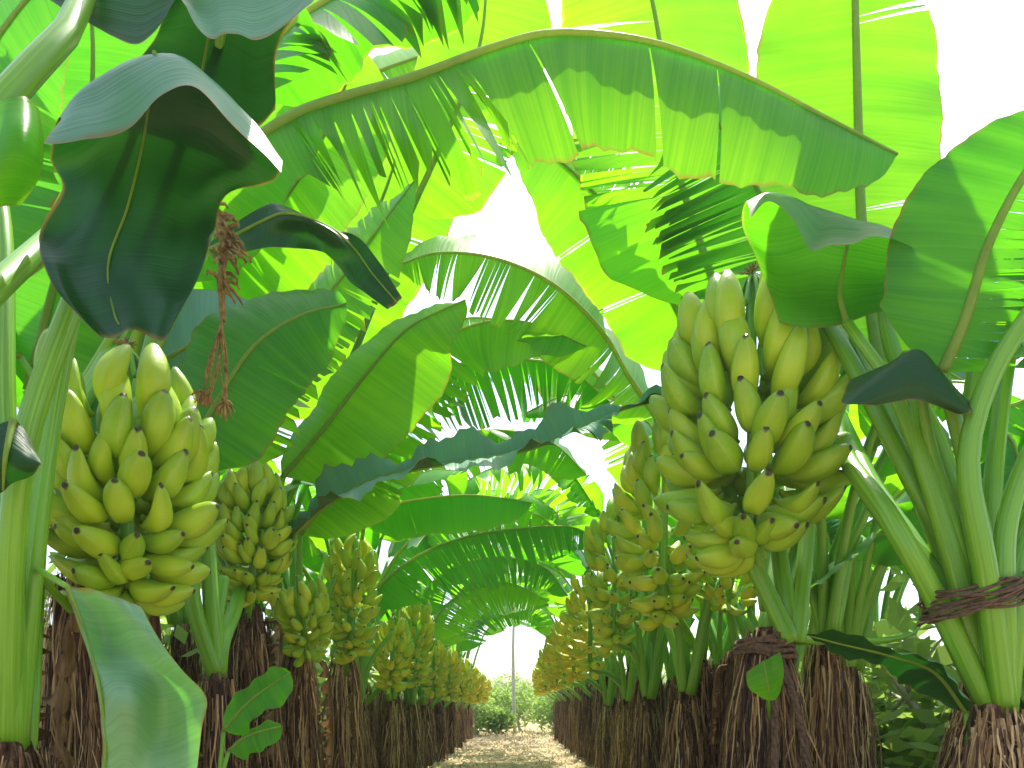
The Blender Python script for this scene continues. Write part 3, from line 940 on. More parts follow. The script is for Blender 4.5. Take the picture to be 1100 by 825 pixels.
add_bunch(R3, P(660, 618, 5.9), 1.30, .50, 9, 9, .215, .38, 24)
kr3 = Vector((1.22, 6.45, 1.3))
add_leaf(R3, [P(704, 446, 5.2), P(674, 402, 5.0), P(652, 364, 4.8), P(626, 333, 4.7), P(587, 301, 4.6), P(530, 277, 4.5), P(470, 272, 4.5), P(425, 286, 4.5)], (-.25, -.75, .65), (.44, .60), (28, 0), (30, 8),
         (((.10, .28, 5, .6), (.5, .95, 16, .45)), ((.3, .31, 1, .15), (.18, .19, 1, .15))), 'young', [kr3, P(715, 540, 5.7)], (.04, .022, .006), 97, .015, 60, 7, gap=.08)
R2B = plant_root('banana_plant', 1.55, 4.95, 'small banana plant right of the path whose short round bunch points at the viewer')
add_trunk(R2B, 1.35, .17, .12, 10, 90)
add_bunch(R2B, P(786, 622, 4.7), .44, .42, 4, 8, .17, .40, 25, tuft=False, tilt=(R(35), 0))

# --- left side, further plants
Y2 = plant_root('banana_plant', -1.52, 3.55, 'young plant between the two nearest left bunches, bare green stalks in a fan')
add_trunk(Y2, 1.14, .14, .085, 11, 90)
cy = Vector((-1.52, 3.55, 1.12))
for pts in ([cy, P(208, 650, 3.5), P(200, 560, 3.5), P(170, 480, 3.55)], [cy, P(226, 640, 3.55), P(222, 550, 3.6), P(215, 480, 3.65)], [cy, P(238, 690, 3.6), P(254, 650, 4.0), P(266, 600, 4.7)], [cy, P(232, 670, 3.6), P(240, 620, 3.7)]):
    bare_stalk(Y2, pts, .045, .030)
L2 = plant_root('banana_plant', -1.72, 4.45, 'bearing banana plant second along the left row, neat conical bunch with dry tuft on top')
add_trunk(L2, 1.62, .24, .15, 12, 140)
add_bunch(L2, P(272, 570, 4.25), .84, .46, 7, 13, .195, .30, 26)
kl2 = Vector((-1.72, 4.45, 1.6))
add_leaf(L2, [P(226, 505, 4.6), P(266, 430, 4.5), P(312, 368, 4.4), P(360, 308, 4.3), P(405, 248, 4.2), P(445, 195, 4.1)], (.1, -.75, .65), (.46, .46), (4, 4), (10, 12),
         (((.35, .9, 36, .16),), ((.15, .75, 22, .28),)), 'young', [kl2, P(222, 560, 4.6)], (.04, .022, .006), 98, .012, 66, 7, gap=.06)
add_leaf(L2, [P(304, 512, 4.6), P(352, 455, 4.6), P(395, 400, 4.6), P(440, 352, 4.6), P(500, 322, 4.6)], (.2, -.7, .7), (.26, .50), (5, 5), (10, 12), ((), ()), 'young', [kl2], (.04, .02, .006), 99, .012, 40, 7)
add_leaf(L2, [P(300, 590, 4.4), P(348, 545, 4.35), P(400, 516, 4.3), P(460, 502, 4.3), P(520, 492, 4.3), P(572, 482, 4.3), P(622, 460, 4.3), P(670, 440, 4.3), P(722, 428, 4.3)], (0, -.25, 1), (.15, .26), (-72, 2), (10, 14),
         ((), ((.66, .85, 10, .3),)), 'painted_shade', [kl2], (.04, .016, .004), 100, .05, 60, 7)
add_leaf(L2, [P(225, 330, 4.5), P(280, 250, 4.35), P(325, 185, 4.2), P(360, 120, 4.1), P(385, 50, 4.0)], CAMN, (.50, .46), (3, 3), (8, 8), ((), ((.4, .41, 1, .05),)), 'young', [kl2, P(200, 450, 4.6)], (.04, .025, .006), 101, .012, 40, 7)
L3 = plant_root('banana_plant', -1.62, 5.15, 'bearing banana plant third along the left row, short round bunch lower than its neighbours')
add_trunk(L3, 1.40, .17, .12, 13, 100)
add_bunch(L3, P(324, 660, 4.9), .56, .42, 5, 12, .18, .36, 27, tuft=False, tilt=(R(20), 0))
kl3 = Vector((-1.62, 5.15, 1.4))
add_leaf(L3, [P(330, 520, 5.5), P(395, 445, 5.3), P(448, 406, 5.2), P(500, 390, 5.1), P(560, 386, 5.1), P(610, 396, 5.1), P(655, 432, 5.1)], (0, -.3, 1), (.40, .52), (10, 58), (20, 25),
         (((.3, .9, 20, .5),), ((.25, .92, 40, .5),)), 'leaf', [kl3, P(315, 570, 5.4)], (.036, .02, .005), 102, .015, 60, 7, gap=.12)
add_leaf(L3, [P(322, 575, 5.0), P(400, 470, 5.0), P(450, 400, 4.9), P(495, 355, 4.8), P(560, 345, 4.7), P(630, 372, 4.7)], (0, -.5, .9), (.35, .42), (5, 40), (15, 20), (((.3, .6, 6, .3),), ((.2, .6, 12, .3),)), 'young', [kl3], (.036, .02, .005), 103, .015, 46, 7)
L4 = plant_root('banana_plant', -1.55, 6.25, 'bearing banana plant fourth along the left row, tall slender bunch')
add_trunk(L4, 1.45, .18, .12, 14, 100)
add_bunch(L4, P(378, 640, 5.95), 1.10, .47, 8, 12, .20, .40, 28)
kl4 = Vector((-1.55, 6.25, 1.4))
add_leaf(L4, [P(392, 560, 5.8), P(415, 545, 5.7), P(455, 536, 5.6), P(510, 532, 5.6), P(572, 540, 5.6)], (0, -.2, 1), (.2, .30), (5, 75), (10, 10), ((), ((.3, .303, 1, .05),)), 'leaf', [kl4], (.03, .014, .004), 104, .012, 36, 6)
add_leaf(L4, [P(390, 650, 7.0), P(420, 618, 7.0), P(455, 594, 7.0), P(500, 577, 7.0), P(555, 568, 7.0), P(612, 566, 7.0), P(648, 582, 7.0)], (0, -.3, 1), (.4, .46), (8, 55), (20, 25), (((.3, .9, 12, .4),), ((.15, .9, 34, .5),)), 'leaf', [kl4], (.03, .018, .005), 105, .015, 56, 6)

# leaves of plants behind which close the upper left and centre
BL = plant_root('banana_plant', -2.5, 4.1, 'tall banana plant behind the left row, broad sunlit leaves rising at the upper left')
add_trunk(BL, 1.7, .2, .14, 15, 90)
kb = Vector((-2.5, 4.1, 1.7))
add_leaf(BL, [P(120, 300, 4.2), P(190, 200, 4.2), P(250, 110, 4.1), P(290, 20, 4.0), P(310, -80, 3.9)], CAMN, (.6, .6), (4, 4), (8, 8), ((), ((.5, .51, 1, .05),)), 'young', [kb], (.04, .025, .006), 106, .012, 36, 6)
add_leaf(BL, [P(30, 420, 3.7), P(60, 300, 3.6), P(90, 180, 3.5), P(100, 60, 3.4), P(90, -60, 3.3)], CAMN, (.5, .5), (4, 4), (8, 8), ((), ()), 'leaf', [kb], (.04, .025, .006), 107, .012, 36, 6)
add_leaf(BL, [P(70, 560, 4.0), P(110, 470, 3.9), P(160, 400, 3.8), P(230, 360, 3.7), P(290, 350, 3.7)], CAMN, (.45, .5), (4, 10), (8, 8), ((), ()), 'painted_shade', [kb], (.04, .025, .006), 108, .012, 36, 6)
add_leaf(BL, [P(200, 480, 4.6), P(275, 180, 4.5), P(330, 120, 4.5), P(400, 80, 4.4), P(480, 50, 4.4), P(560, 10, 4.3)], (.1, -.8, .5), (.5, .35), (4, 20), (8, 8), ((), ((.2, .8, 20, .4),)), 'young', [kb], (.04, .025, .006), 109, .012, 40, 6)
add_leaf(BL, [P(262, 100, 3.0), P(300, 42, 2.95), P(345, 5, 2.9), P(400, -22, 2.9), P(470, -38, 2.9), P(540, -45, 2.9)], (0, -.2, 1), (.3, .50), (10, 45), (20, 20), ((), ((.05, .95, 34, .6),)), 'leaf',
         [kb, P(150, 350, 3.5), P(215, 180, 3.1)], (.04, .022, .006), 110, .012, 60, 7, gap=.14)
add_leaf(BL, [P(300, 450, 5.6), P(365, 310, 5.5), P(410, 215, 5.4), P(436, 130, 5.3), P(450, 50, 5.2)], (.1, -.9, .4), (.44, .56), (4, 4), (8, 10), ((), ((.55, .56, 1, .1),)), 'young', [kb], (.04, .022, .006), 114, .012, 44, 6)
add_leaf(R3, [P(745, 530, 5.7), P(706, 466, 5.6), P(664, 432, 5.5), P(612, 424, 5.4), P(560, 446, 5.3)], (0, -.5, .9), (.34, .44), (6, 30), (10, 20), (((.3, .7, 9, .4),), ((.4, .9, 16, .4),)), 'leaf', [kr3], (.04, .022, .006), 115, .015, 44, 6)
add_leaf(R3, [P(690, 470, 6.3), P(650, 415, 6.2), P(605, 372, 6.1), P(550, 348, 6.0), P(500, 342, 5.9), P(450, 362, 5.8)], (-.1, -.6, .8), (.50, .40), (25, 4), (20, 10), (((.4, .8, 10, .3),), ()), 'young', [kr3], (.035, .02, .005), 116, .015, 44, 6)
add_leaf(R3, [P(748, 600, 6.7), P(728, 530, 6.6), P(700, 470, 6.5), P(662, 432, 6.4), P(606, 420, 6.3)], (-.2, -.8, .6), (.50, .52), (6, 6), (10, 14), (((.5, .8, 8, .3),), ()), 'young', [kr3], (.035, .02, .005), 117, .015, 44, 6)
add_leaf(L4, [P(385, 560, 7.0), P(430, 505, 6.9), P(478, 474, 6.8), P(530, 462, 6.7), P(590, 474, 6.6), P(630, 510, 6.6)], (0, -.5, .9), (.40, .50), (5, 35), (10, 20), (((.3, .7, 8, .3),), ((.3, .9, 16, .35),)), 'young', [kl4], (.035, .02, .005), 118, .015, 46, 6)
BC = plant_root('banana_plant', -2.3, 5.6, 'tall banana plant behind the left row, bright leaf reaching over the path')
add_trunk(BC, 1.7, .2, .14, 16, 80)
kc = Vector((-2.3, 5.6, 1.7))
add_leaf(BC, [P(440, 230, 4.4), P(490, 120, 4.1), P(515, 50, 4.0), P(522, -10, 3.9), P(520, -70, 3.8)], CAMN, (.42, .42), (4, 4), (8, 8), ((), ((.3, .5, 5, .2),)), 'young', [kc, P(350, 450, 5.2)], (.04, .02, .006), 111, .012, 36, 6)

add_leaf(BL, [P(-80, 330, 3.2), P(-60, 200, 3.1), P(-30, 90, 3.0), P(20, 10, 2.9), P(80, -50, 2.8)], CAMN, (.35, .5), (4, 4), (8, 8), ((), ((.3, .6, 6, .2),)), 'leaf', [kb], (.04, .025, .006), 112, .012, 36, 6)
# withered leaves hanging down along the trunks
rw = random.Random(19)


def withered(plant, top, az, ln, W, seed):
    d = Vector((math.cos(az), math.sin(az), 0))
    sd = Vector((-d.y, d.x, 0))
    o = Vector((plant.location.x, plant.location.y, top))
    j = lambda k: sd * rw.gauss(0, k)
    add_leaf(plant, [o + d * .12, o + d * .24 + Vector((0, 0, -.05)), o + d * .27 + Vector((0, 0, -ln * .45)) + j(.05), o + d * .23 + Vector((0, 0, -ln * .8)) + j(.07), o + d * .25 + Vector((0, 0, -ln)) + j(.09)],
             d, (W, W), (rw.uniform(30, 60), rw.uniform(30, 60)), (70, 60), (((.1, .95, 18, 1.0),), ((.1, .95, 18, 1.0),)), 'dry', None, (.012, .009, .004), seed, .03, 34, 5, 'withered_leaf', .25, 'dry')


for k, (pl, top, azs) in enumerate(((L1, 1.5, (-1.2, -2.2, .3)), (L2, 1.5, (-1.3, -2.4, -.2)), (L3, 1.3, (-1.2, -.2)), (L4, 1.35, (-1.0,)), (Y2, 1.05, (-1.9,)), (R2, 1.2, (-1.9, -2.8)), (R3, 1.2, (-2.2,)), (R2B, 1.25, (-1.4, -2.4)), (BL, 1.6, (-.8, -1.6)))):
    for a in azs:
        withered(pl, top, a, rw.uniform(.65, .95) * top, rw.uniform(.05, .10), 400 + k * 5 + int(a * 3))
# ropes
def rope(name, label, coils, tails, r):
    mb = MB()
    for c in coils:
        tube(mb, c, r, r, 7, wob=.5)
    for t in tails:
        q, L = catmull(t, 40)
        for ph in (0, 2.09, 4.19):
            tube(mb, [p + Vector((math.cos(ph + i * .9), math.sin(ph + i * .9), 0)) * r * .75 for i, p in enumerate(q)], r * .8, r * .7, 6)
    o = link(name, mb.mesh(name, M['rope']))
    return tag(o, label, 'rope', 'ropes tied round the trunks')


def ring_pts(cx, cy, z, rx, tilt, seed, n=40):
    rr = random.Random(seed)
    p1, p2 = rr.uniform(0, 6), rr.uniform(0, 6)
    return [Vector((cx + math.cos(a) * (rx + .008 * math.sin(3 * a + p1)), cy + math.sin(a) * (rx + .008 * math.sin(2 * a + p2)), z + tilt * math.cos(a) + .008 * math.sin(4 * a + p2))) for a in [6.4 * i / n for i in range(n + 1)]]


rope('rope', 'brown rope knotted round the trunk below the largest right bunch, two ends hanging down',
     [ring_pts(1.22, 3.42, 1.22 + .022 * k, .135 + .004 * (k % 2), .02 * (k - 2) / 2, k) for k in range(5)],
     [[Vector((1.20, 3.28, 1.22)), Vector((1.19, 3.22, 1.0)), Vector((1.17, 3.16, .6)), Vector((1.15, 3.12, .01))],
      [Vector((1.24, 3.28, 1.2)), Vector((1.30, 3.20, .9)), Vector((1.36, 3.16, .4)), Vector((1.42, 3.12, .01))]], .013)
rope('rope', 'dark twine wound round the green stalks of the right edge plant',
     [ring_pts(1.70, 2.60, 1.335 + .008 * k + .006 * (k % 3), .160 + .006 * (k % 3), .05 + .012 * ((k * 7) % 5 - 2), 20 + k) for k in range(11)], [], .006)

# ------------------------------------------------------------------ further plants of the two rows
rg = random.Random(77)
ORD = ['fifth', 'sixth', 'seventh', 'eighth', 'ninth', 'tenth', 'eleventh', 'twelfth', 'thirteenth']


def further(side, px, py, H, W, d, word, tint, levels, i, single):
    s = -1 if side == 'left' else 1
    c = P(px, py, d)
    x, y = c.x + (.52 if s > 0 else -.42), d + .42
    lab = '%s bearing banana plant along the %s row, its %s bunch leaning to the path' % (word, side, ['greenish', 'yellowing'][tint > .5])
    r_ = plant_root('banana_plant', x, y, lab)
    h = max(1.05, c.z - H * .40)
    add_trunk(r_, h, .19, .12, 200 + i * 2 + (s > 0), 80 if d < 10 else 50)
    add_bunch(r_, c, H, W, levels, 9, .20 if d < 9 else .19, tint, 300 + i + 50 * (s > 0), single=single, tilt=(R(rg.uniform(-4, 8)), R(s * rg.uniform(-6, 2))))
    k = Vector((x, y, h))
    n = 4
    for j in range(n):
        az = (math.pi if s > 0 else 0) + (-.75, .75, 2.3, 4.0)[j] + rg.uniform(-.3, .3)
        toward = -s * math.cos(az)                 # 1 = over the path
        if toward > .3:
            generic_leaf(r_, k, az, rg.uniform(1.3, 1.7), rg.uniform(.45, .7), rg.uniform(.05, .35), rg.uniform(.28, .38), rg, rg.choice(['young', 'leaf', 'young']), 26, 5, .6, rg.uniform(1.45, 1.75))
        else:
            generic_leaf(r_, k, az, rg.uniform(1.2, 1.7), rg.uniform(.3, .8), rg.uniform(.4, 1.1), rg.uniform(.26, .36), rg, rg.choice(['young', 'young', 'leaf', 'leaf']), 24, 5, .4, rg.uniform(.9, 1.4))
    return r_


def young(side, x, y, h, label, n=6, path_side=True, seed=0):
    r_ = plant_root('banana_plant', x, y, label)
    rr = random.Random(seed)
    h *= rr.uniform(.93, 1.10)
    add_trunk(r_, h, .15 * rr.uniform(.85, 1.15), .09, seed, 70 if y < 9 else 45)
    k = Vector((x, y, h - .02))
    for j in range(n):
        az = 6.283 * j / n + rr.uniform(-.4, .4)
        toward = (-1 if side == 'right' else 1) * math.cos(az)
        sl = rr.uniform(1.1, 1.6)
        if path_side == 3 and toward > .15:
            continue
        if (toward > .25 and path_side) or (path_side == 2 and (j % 2 or toward > -.2)):
            sl *= .75
            q, _ = catmull([k, k + Vector((math.cos(az) * .10, math.sin(az) * .10, .4)), k + Vector((math.cos(az) * .30, math.sin(az) * .3, sl * .8))], 12)
            bare_stalk(r_, q[::3], .036, .02, 9)
            continue
        generic_leaf(r_, k, az, rr.uniform(.8, 1.3), rr.uniform(.2, .6), rr.uniform(.3, .9), rr.uniform(.20, .30), rr, rr.choice(['leaf', 'young', 'young', 'painted_shade']), 22, 5, .35, sl, (.036, .018, .004), .34)
    return r_


left_spec = [(421, 700, .80, .44, 7.4), (447, 690, 1.10, .42, 8.7), (466, 716, .85, .42, 9.9), (482, 722, .85, .42, 11.2), (495, 728, .80, .40, 12.6), (505, 733, .75, .40, 14.0), (513, 737, .7, .40, 15.6), (519, 740, .65, .4, 17.2)]
right_spec = [(634, 668, 1.15, .48, 7.4), (617, 690, 1.0, .46, 9.0), (606, 700, 1.0, .46, 10.2), (598, 710, .95, .44, 11.5), (592, 716, .9, .44, 12.9), (587, 722, .85, .42, 14.3), (583, 726, .8, .42, 15.8), (580, 730, .75, .4, 17.2)]
ARCH = {('left', 0): [[(400, 640, 8.0), (430, 592, 7.9), (470, 560, 7.8), (520, 545, 7.7), (575, 552, 7.6), (620, 590, 7.6)], 'young'],
        ('right', 0): [[(660, 590, 7.8), (640, 540, 7.6), (600, 505, 7.5), (550, 498, 7.3), (505, 515, 7.2), (470, 550, 7.2)], 'young'],
        ('left', 1): [[(440, 665, 9.2), (460, 630, 9.2), (495, 606, 9.2), (540, 598, 9.2), (585, 610, 9.2), (610, 640, 9.2)], 'leaf'],
        ('right', 1): [[(640, 620, 9.2), (615, 580, 9.0), (575, 560, 8.8), (530, 562, 8.6), (490, 585, 8.5)], 'leaf'],
        ('left', 2): [[(455, 690, 10.4), (475, 655, 10.4), (505, 633, 10.4), (545, 626, 10.4), (590, 645, 10.4)], 'young'],
        ('right', 2): [[(625, 650, 10.4), (600, 615, 10.2), (565, 602, 10.2), (525, 610, 10.2), (495, 635, 10.0)], 'young'],
        ('right', 3): [[(615, 668, 11.6), (597, 630, 11.4), (564, 612, 11.2), (528, 618, 11.1), (503, 642, 11.0)], 'young'],
        ('left', 3): [[(470, 695, 11.6), (490, 660, 11.5), (520, 640, 11.4), (555, 634, 11.3), (590, 650, 11.2)], 'young'],
        ('left', 4): [[(490, 700, 13), (505, 672, 13), (530, 655, 13), (560, 652, 13), (590, 668, 13)], 'leaf'],
        ('right', 4): [[(603, 690, 13), (590, 660, 13), (565, 646, 13), (535, 650, 13), (512, 668, 13)], 'young']}


def arch(root, key):
    if key in ARCH:
        pts, mat = ARCH[key]
        rr = random.Random(len(pts) * 7 + key[1] * 13 + len(key[0]))
        o = Vector(root.location)
        add_leaf(root, [P(*p) for p in pts], (0, -.35, 1), (.42, .44), (8, 48), (20, 25), (torn_random(rr, .6), ((.12, .9, 34, .4),)), mat, [o + Vector((0, 0, 1.2))], (.035, .02, .005), None, .02, 50, 6)


for i, (px, py, H, W, d) in enumerate(left_spec):
    arch(further('left', px, py, H, W, d, ORD[i], .50 + .03 * i, 7 if H < .9 else 8, i, d > 9.5), ('left', i))
for i, (px, py, H, W, d) in enumerate(right_spec):
    arch(further('right', px, py, H, W, d, ORD[i - 1] if i else 'fourth', (.62, .74, .66, .78, .7, .74, .7, .7)[i], 8, i, d > 9.5), ('right', i))

ywords = ['first', 'second', 'third', 'fourth', 'fifth', 'sixth', 'seventh', 'eighth']
for i, (x, y) in enumerate(((1.18, 4.92), (1.14, 6.15), (1.2, 7.7), (1.2, 9.3), (1.2, 10.6), (1.2, 11.9), (1.2, 13.4), (1.2, 15.0))):
    young('right', x, y, 1.0, '%s young plant without fruit along the right row, fan of pale green stalks' % ywords[i], 5 if i == 0 else 6, True, 500 + i)
for i, (x, y) in enumerate(((-1.78, 5.75), (-1.52, 6.75), (-1.38, 7.8), (-1.36, 9.1), (-1.35, 10.3), (-1.3, 11.6), (-1.25, 13.0), (-1.25, 14.6))):
    young('left', x, y, 1.02, '%s young plant without fruit along the left row, fan of pale green stalks' % ywords[i], 6, True, 600 + i)

# back rows: only leaves and trunks glimpsed between the front plants
bl = ['behind the right edge stalks', 'behind the rope-bound trunk', 'showing between the right trunks', 'far behind the right row', 'deep in the right-hand grove', 'at the far end of the right grove']
for i, (x, y) in enumerate(((2.45, 3.7), (2.15, 4.9), (2.35, 6.2), (2.3, 7.9), (2.4, 9.8), (2.3, 12.4), (3.5, 5.0), (3.6, 7.0))):
    lab = 'leafy banana plant ' + (bl[i] if i < 6 else ['farthest right, its leaves low over the dry trunks', 'outer right plant half hidden behind leaves'][i - 6])
    young('right', x, y, rg.uniform(.9, 1.5), lab, 7, 3, 700 + i)
bl = ['behind the trunk of the nearest left bunch', 'showing between the first two left bunches', 'behind the conical left bunch', 'far behind the left row', 'deep in the left-hand grove', 'at the far end of the left grove', 'farthest left, glimpsed between the upright stalks', 'outer left plant half hidden behind leaves']
for i, (x, y) in enumerate(((-2.7, 3.3), (-2.35, 4.9), (-2.4, 6.3), (-2.4, 7.9), (-2.4, 9.8), (-2.3, 12.4), (-3.5, 4.6), (-3.6, 6.8))):
    young('left', x, y, rg.uniform(1.0, 1.7), 'leafy banana plant ' + bl[i], 7, 3, 800 + i)

for i, (x, y) in enumerate(((1.72, 3.9), (1.75, 4.45), (2.05, 4.3), (1.9, 5.6), (2.0, 6.9), (1.85, 8.4))):
    young('right', x, y, (1.25, .8, 1.1, 1.35, 1.2, 1.2)[i], '%s slim young plant just behind the right front row, upright green stalks' % ywords[i], 8, 2, 900 + i)
for i, (x, y) in enumerate(((-2.0, 3.75), (-2.15, 5.5), (-2.1, 7.0), (-2.0, 8.6))):
    young('left', x, y, (1.5, 1.4, 1.3, 1.2)[i], '%s slim young plant just behind the left front row, upright green stalks' % ywords[i], 8, 2, 950 + i)

# ------------------------------------------------------------------ ground, litter, far trees
gm = MB()
n = 80
idx = [[gm.vert((-120 + 240 * (i / n), -60 + 300 * (j / n), 0)) for i in range(n + 1)] for j in range(n + 1)]
for j in range(n):
    for i in range(n):
        gm.face(idx[j][i], idx[j][i + 1], idx[j + 1][i + 1], idx[j + 1][i])
tag(link('ground', gm.mesh('ground', M['ground'])), None, None, None, 'structure')

lm = MB()
rl = random.Random(3)
for k in range(14000):
    x, y = rl.uniform(-2.6, 2.6), 2.5 + 20 * rl.random() ** .8
    a, L = rl.uniform(0, 6.28), rl.uniform(.05, .28)
    d = Vector((math.cos(a), math.sin(a), 0))
    w = Vector((-d.y, d.x, 0)) * rl.uniform(.003, .012)
    c = Vector((x, y, rl.uniform(.006, .03)))
    t = Vector((0, 0, rl.uniform(0, .05)))
    q = [lm.vert(c - d * L / 2 - w), lm.vert(c - d * L / 2 + w), lm.vert(c + w * 1.2 + t), lm.vert(c - w * 1.2 + t), lm.vert(c + d * L / 2 + t * .4)]
    lm.face(q[0], q[1], q[2], q[3])
    lm.face(q[3], q[2], q[4])
tag(link('dry_straw', lm.mesh('dry_straw', M['straw'])), 'dry straw and leaf litter scattered over the path', 'straw', None, 'stuff')

gr = MB()
for k in range(9000):
    s = rl.choice((-1, 1))
    if k % 3 == 0:
        x, y = rl.uniform(-9, 9), rl.uniform(18.5, 27)
    else:
        x, y = s * (1.6 + abs(rl.gauss(0, .9))), rl.uniform(2.6, 18)
    h = rl.uniform(.05, .28)
    a = rl.uniform(0, 6.28)
    w = Vector((math.cos(a), math.sin(a), 0)) * rl.uniform(.004, .009)
    b = Vector((rl.gauss(0, .3) * h, rl.gauss(0, .3) * h, 0))
    c = Vector((x, y, 0))
    q = [gr.vert(c - w), gr.vert(c + w), gr.vert(c + b * .4 + w * .7 + Vector((0, 0, h * .6))), gr.vert(c + b * .4 - w * .7 + Vector((0, 0, h * .6))), gr.vert(c + b + Vector((0, 0, h)))]
    gr.face(q[0], q[1], q[2], q[3])
    gr.face(q[3], q[2], q[4])
tag(link('grass', gr.mesh('grass', M['grass'])), 'short green grass between and beyond the banana trunks', 'grass', None, 'stuff')


def tree(name, x, y, trunk_h, tr, crowns, label, leaf, count, seed, cat='tree', group='trees beyond the plantation'):
    rr = random.Random(seed)
    o = tag(link(name, None, None, (x, y, 0)), label, cat, group)
    tm = MB()
    p, _ = catmull([Vector((x, y, -.05)), Vector((x + rr.gauss(0, .1), y, trunk_h * .5)), Vector((x + rr.gauss(0, .2), y, trunk_h))], 12)
    tube(tm, p, tr, tr * .4, 9, wob=.15)
    for k in range(9):
        b = p[rr.randrange(7, 12)]
        c = rr.choice(crowns)
        e = Vector((x + c[0] + rr.gauss(0, c[3] * .4), y + c[1] + rr.gauss(0, c[3] * .4), c[2] + rr.gauss(0, c[3] * .4)))
        q, _ = catmull([b, b.lerp(e, .5) + Vector((0, 0, .15)), e], 6)
        tube(tm, q, tr * .35, tr * .08, 5)
    link('trunk', tm.mesh('trunk', M['bark'], o.location), o)
    cm = MB()
    for k in range(count):
        c = rr.choice(crowns)
        v = Vector((rr.gauss(0, 1), rr.gauss(0, 1), rr.gauss(0, 1))).normalized() * (rr.random() ** .45)
        bump = 1 + .35 * noise.noise(v * 2.5 + Vector((seed, 0, 0)))
        q = Vector((x + c[0], y + c[1], c[2])) + Vector((v.x, v.y, v.z * c[4])) * c[3] * bump
        if q.z < .03:
            q.z = rr.uniform(.03, .3)
        s = leaf * rr.uniform(.6, 1.3)
        a = Vector((rr.gauss(0, 1), rr.gauss(0, 1), rr.gauss(0, .6))).normalized() * s
        b = a.cross(Vector((rr.gauss(0, 1), rr.gauss(0, 1), rr.gauss(0, 1)))).normalized() * s * .45
        i = [cm.vert(q - a), cm.vert(q + b), cm.vert(q + a), cm.vert(q - b)]
        cm.face(*i)
    link('crown', cm.mesh('crown', M['bush'], o.location), o)
    return o


tree('roadside_tree', -.05, 20.6, 5.4, .06, [(0.3, 0, 5.4, .9, .8), (-.7, 0, 4.9, .8, .8), (.8, .2, 5.0, .7, .8)], 'slender pale-trunked tree standing at the end of the path', .09, 2600, 41)
tree('bush', -1.15, 20.0, .9, .06, [(0, 0, .6, .7, .8), (.6, .2, .45, .5, .8)], 'round light green bush left of the pale tree trunk at the path end', .07, 3000, 42, 'bush', 'bushes beyond the plantation')
tree('bush', 1.15, 20.8, 1.0, .07, [(0, 0, .75, .80, .85), (.8, 0, .9, .75, .85)], 'tall dense bush right of the pale tree trunk at the path end', .07, 3800, 43, 'bush', 'bushes beyond the plantation')
tree('bush', .15, 22.5, .8, .06, [(0, 0, .9, 1.0, .8), (-.9, 0, .8, .8, .8)], 'low bush just behind the pale tree trunk', .07, 3000, 44, 'bush', 'bushes beyond the plantation')
for i, (x, y, hh) in enumerate(((-7, 36, 3.0), (-3.4, 38, 2.3), (-.5, 41, 2.5), (3.0, 39, 2.9), (7, 36, 3.2))):
    tree('broadleaf_tree', x, y, hh * .7, .12, [(0, 0, hh * .55, hh * .62, .8), (1.2, 0, hh * .45, hh * .5, .8), (-1.2, 0, hh * .4, hh * .5, .8)],
         'hazy green tree ' + ['at the left end of the far treeline', 'left of centre in the far treeline', 'in the middle of the far treeline', 'right of centre in the far treeline', 'at the right end of the far treeline'][i], .12, 3600, 50 + i)

for i, (x, y) in enumerate(((-4.6, 3.6), (-4.9, 6.0), (-4.6, 8.5), (-4.4, 11.5), (-4.2, 15.0), (4.6, 4.2), (4.9, 6.4), (4.6, 8.8), (4.4, 11.8), (4.2, 15.2), (3.0, 9.0), (-3.1, 10.5), (-3.3, 4.0), (-3.1, 7.4), (3.2, 5.2), (3.0, 7.2))):
    hh = rg.uniform(1.7, 2.3)
    tree('shrub', x, y, hh * .6, .05, [(0, 0, hh * .55, hh * .60, .9), (.5, -.6, hh * .35, hh * .42, .8), (-.4, .7, hh * .35, hh * .45, .8)],
         '%s dark green shrub behind the %s banana row, counted from the camera' % (['first', 'second', 'third', 'fourth', 'fifth', 'first', 'second', 'third', 'fourth', 'fifth', 'smaller inner', 'smaller inner', 'nearest inner', 'middle inner', 'nearest inner', 'middle inner'][i], 'left' if x < 0 else 'right'), .13, 1800, 70 + i, 'shrub', 'shrubs behind the banana rows')

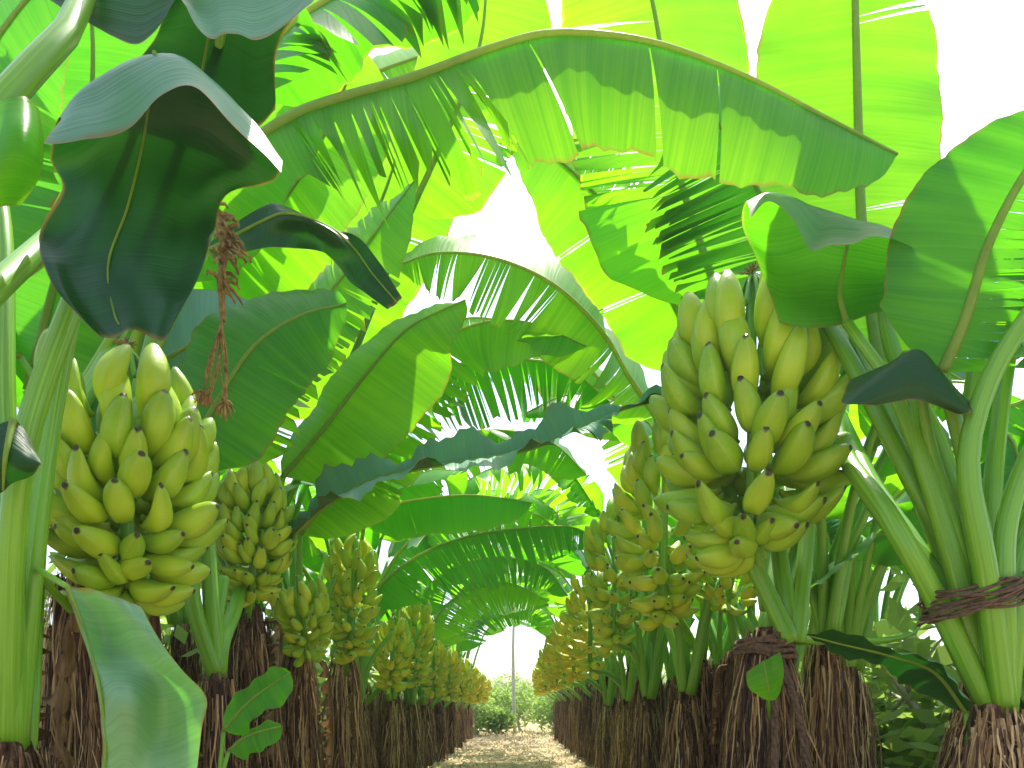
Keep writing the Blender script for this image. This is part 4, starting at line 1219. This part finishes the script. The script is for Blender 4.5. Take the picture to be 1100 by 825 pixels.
# the humid air under the trees
hm = MB()
for z in (-1.0, 8.6):
    for (x, y) in ((-30, -3), (30, -3), (30, 60), (-30, 60)):
        hm.vert((x, y, z))
for f in ((3, 2, 1, 0), (4, 5, 6, 7), (0, 1, 5, 4), (1, 2, 6, 5), (2, 3, 7, 6), (3, 0, 4, 7)):
    hm.face(*f)
mh, nh = new_mat('haze')
ho = N(nh, 'ShaderNodeOutputMaterial')
pv = N(nh, 'ShaderNodeVolumePrincipled')
pv.inputs['Color'].default_value = (.95, .96, .97, 1)
pv.inputs['Density'].default_value = 0.0018
pv.inputs['Anisotropy'].default_value = 0.3
nh.links.new(pv.outputs[0], ho.inputs['Volume'])
tag(link('haze', hm.mesh('haze', mh)), 'thin bright haze in the air between the rows', 'haze', None, 'stuff')

# ------------------------------------------------------------------ light, sky, camera
SUN_EL, SUN_AZ = 66, 14          # azimuth: degrees right of straight ahead
w = bpy.data.worlds.new('World')
sc.world = w
w.use_nodes = True
nt = w.node_tree
nt.nodes.clear()
sky = nt.nodes.new('ShaderNodeTexSky')
sky.sky_type = 'NISHITA'
sky.sun_disc = False
sky.sun_elevation = R(SUN_EL)
sky.sun_rotation = R(SUN_AZ)
sky.air_density = 1.0
sky.dust_density = 3.0
sky.ozone_density = 0.6
bg = nt.nodes.new('ShaderNodeBackground')
bg.inputs[1].default_value = 0.15
wo = nt.nodes.new('ShaderNodeOutputWorld')
nt.links.new(sky.outputs[0], bg.inputs[0])
nt.links.new(bg.outputs[0], wo.inputs[0])

ld = bpy.data.lights.new('sun', 'SUN')
ld.energy = 3.4
ld.angle = R(.5)
ld.color = (1, .95, .86)
lo = bpy.data.objects.new('sun', ld)
COL.objects.link(lo)
dirv = Vector((math.sin(R(SUN_AZ)) * math.cos(R(SUN_EL)), math.cos(R(SUN_AZ)) * math.cos(R(SUN_EL)), math.sin(R(SUN_EL))))
lo.rotation_euler = dirv.to_track_quat('Z', 'Y').to_euler()
lo.location = (0, 0, 12)

cd = bpy.data.cameras.new('camera')
cd.sensor_width = 36
cd.lens = 36 * FPX / 1100
cd.shift_x = -(CX - 550) / 1100
cd.shift_y = (HY - 412.5) / 1100
cd.clip_start = .05
cd.clip_end = 1000
co = bpy.data.objects.new('camera', cd)
COL.objects.link(co)
co.location = (0, 0, CAM_H)
co.rotation_euler = (R(90), 0, 0)
sc.camera = co

sc.view_settings.view_transform = 'Standard'
sc.view_settings.look = 'None'
sc.view_settings.exposure = 1.4
sc.view_settings.gamma = 1
sc.cycles.max_bounces = 10
sc.cycles.diffuse_bounces = 5
sc.cycles.transmission_bounces = 8
sc.cycles.use_denoising = True
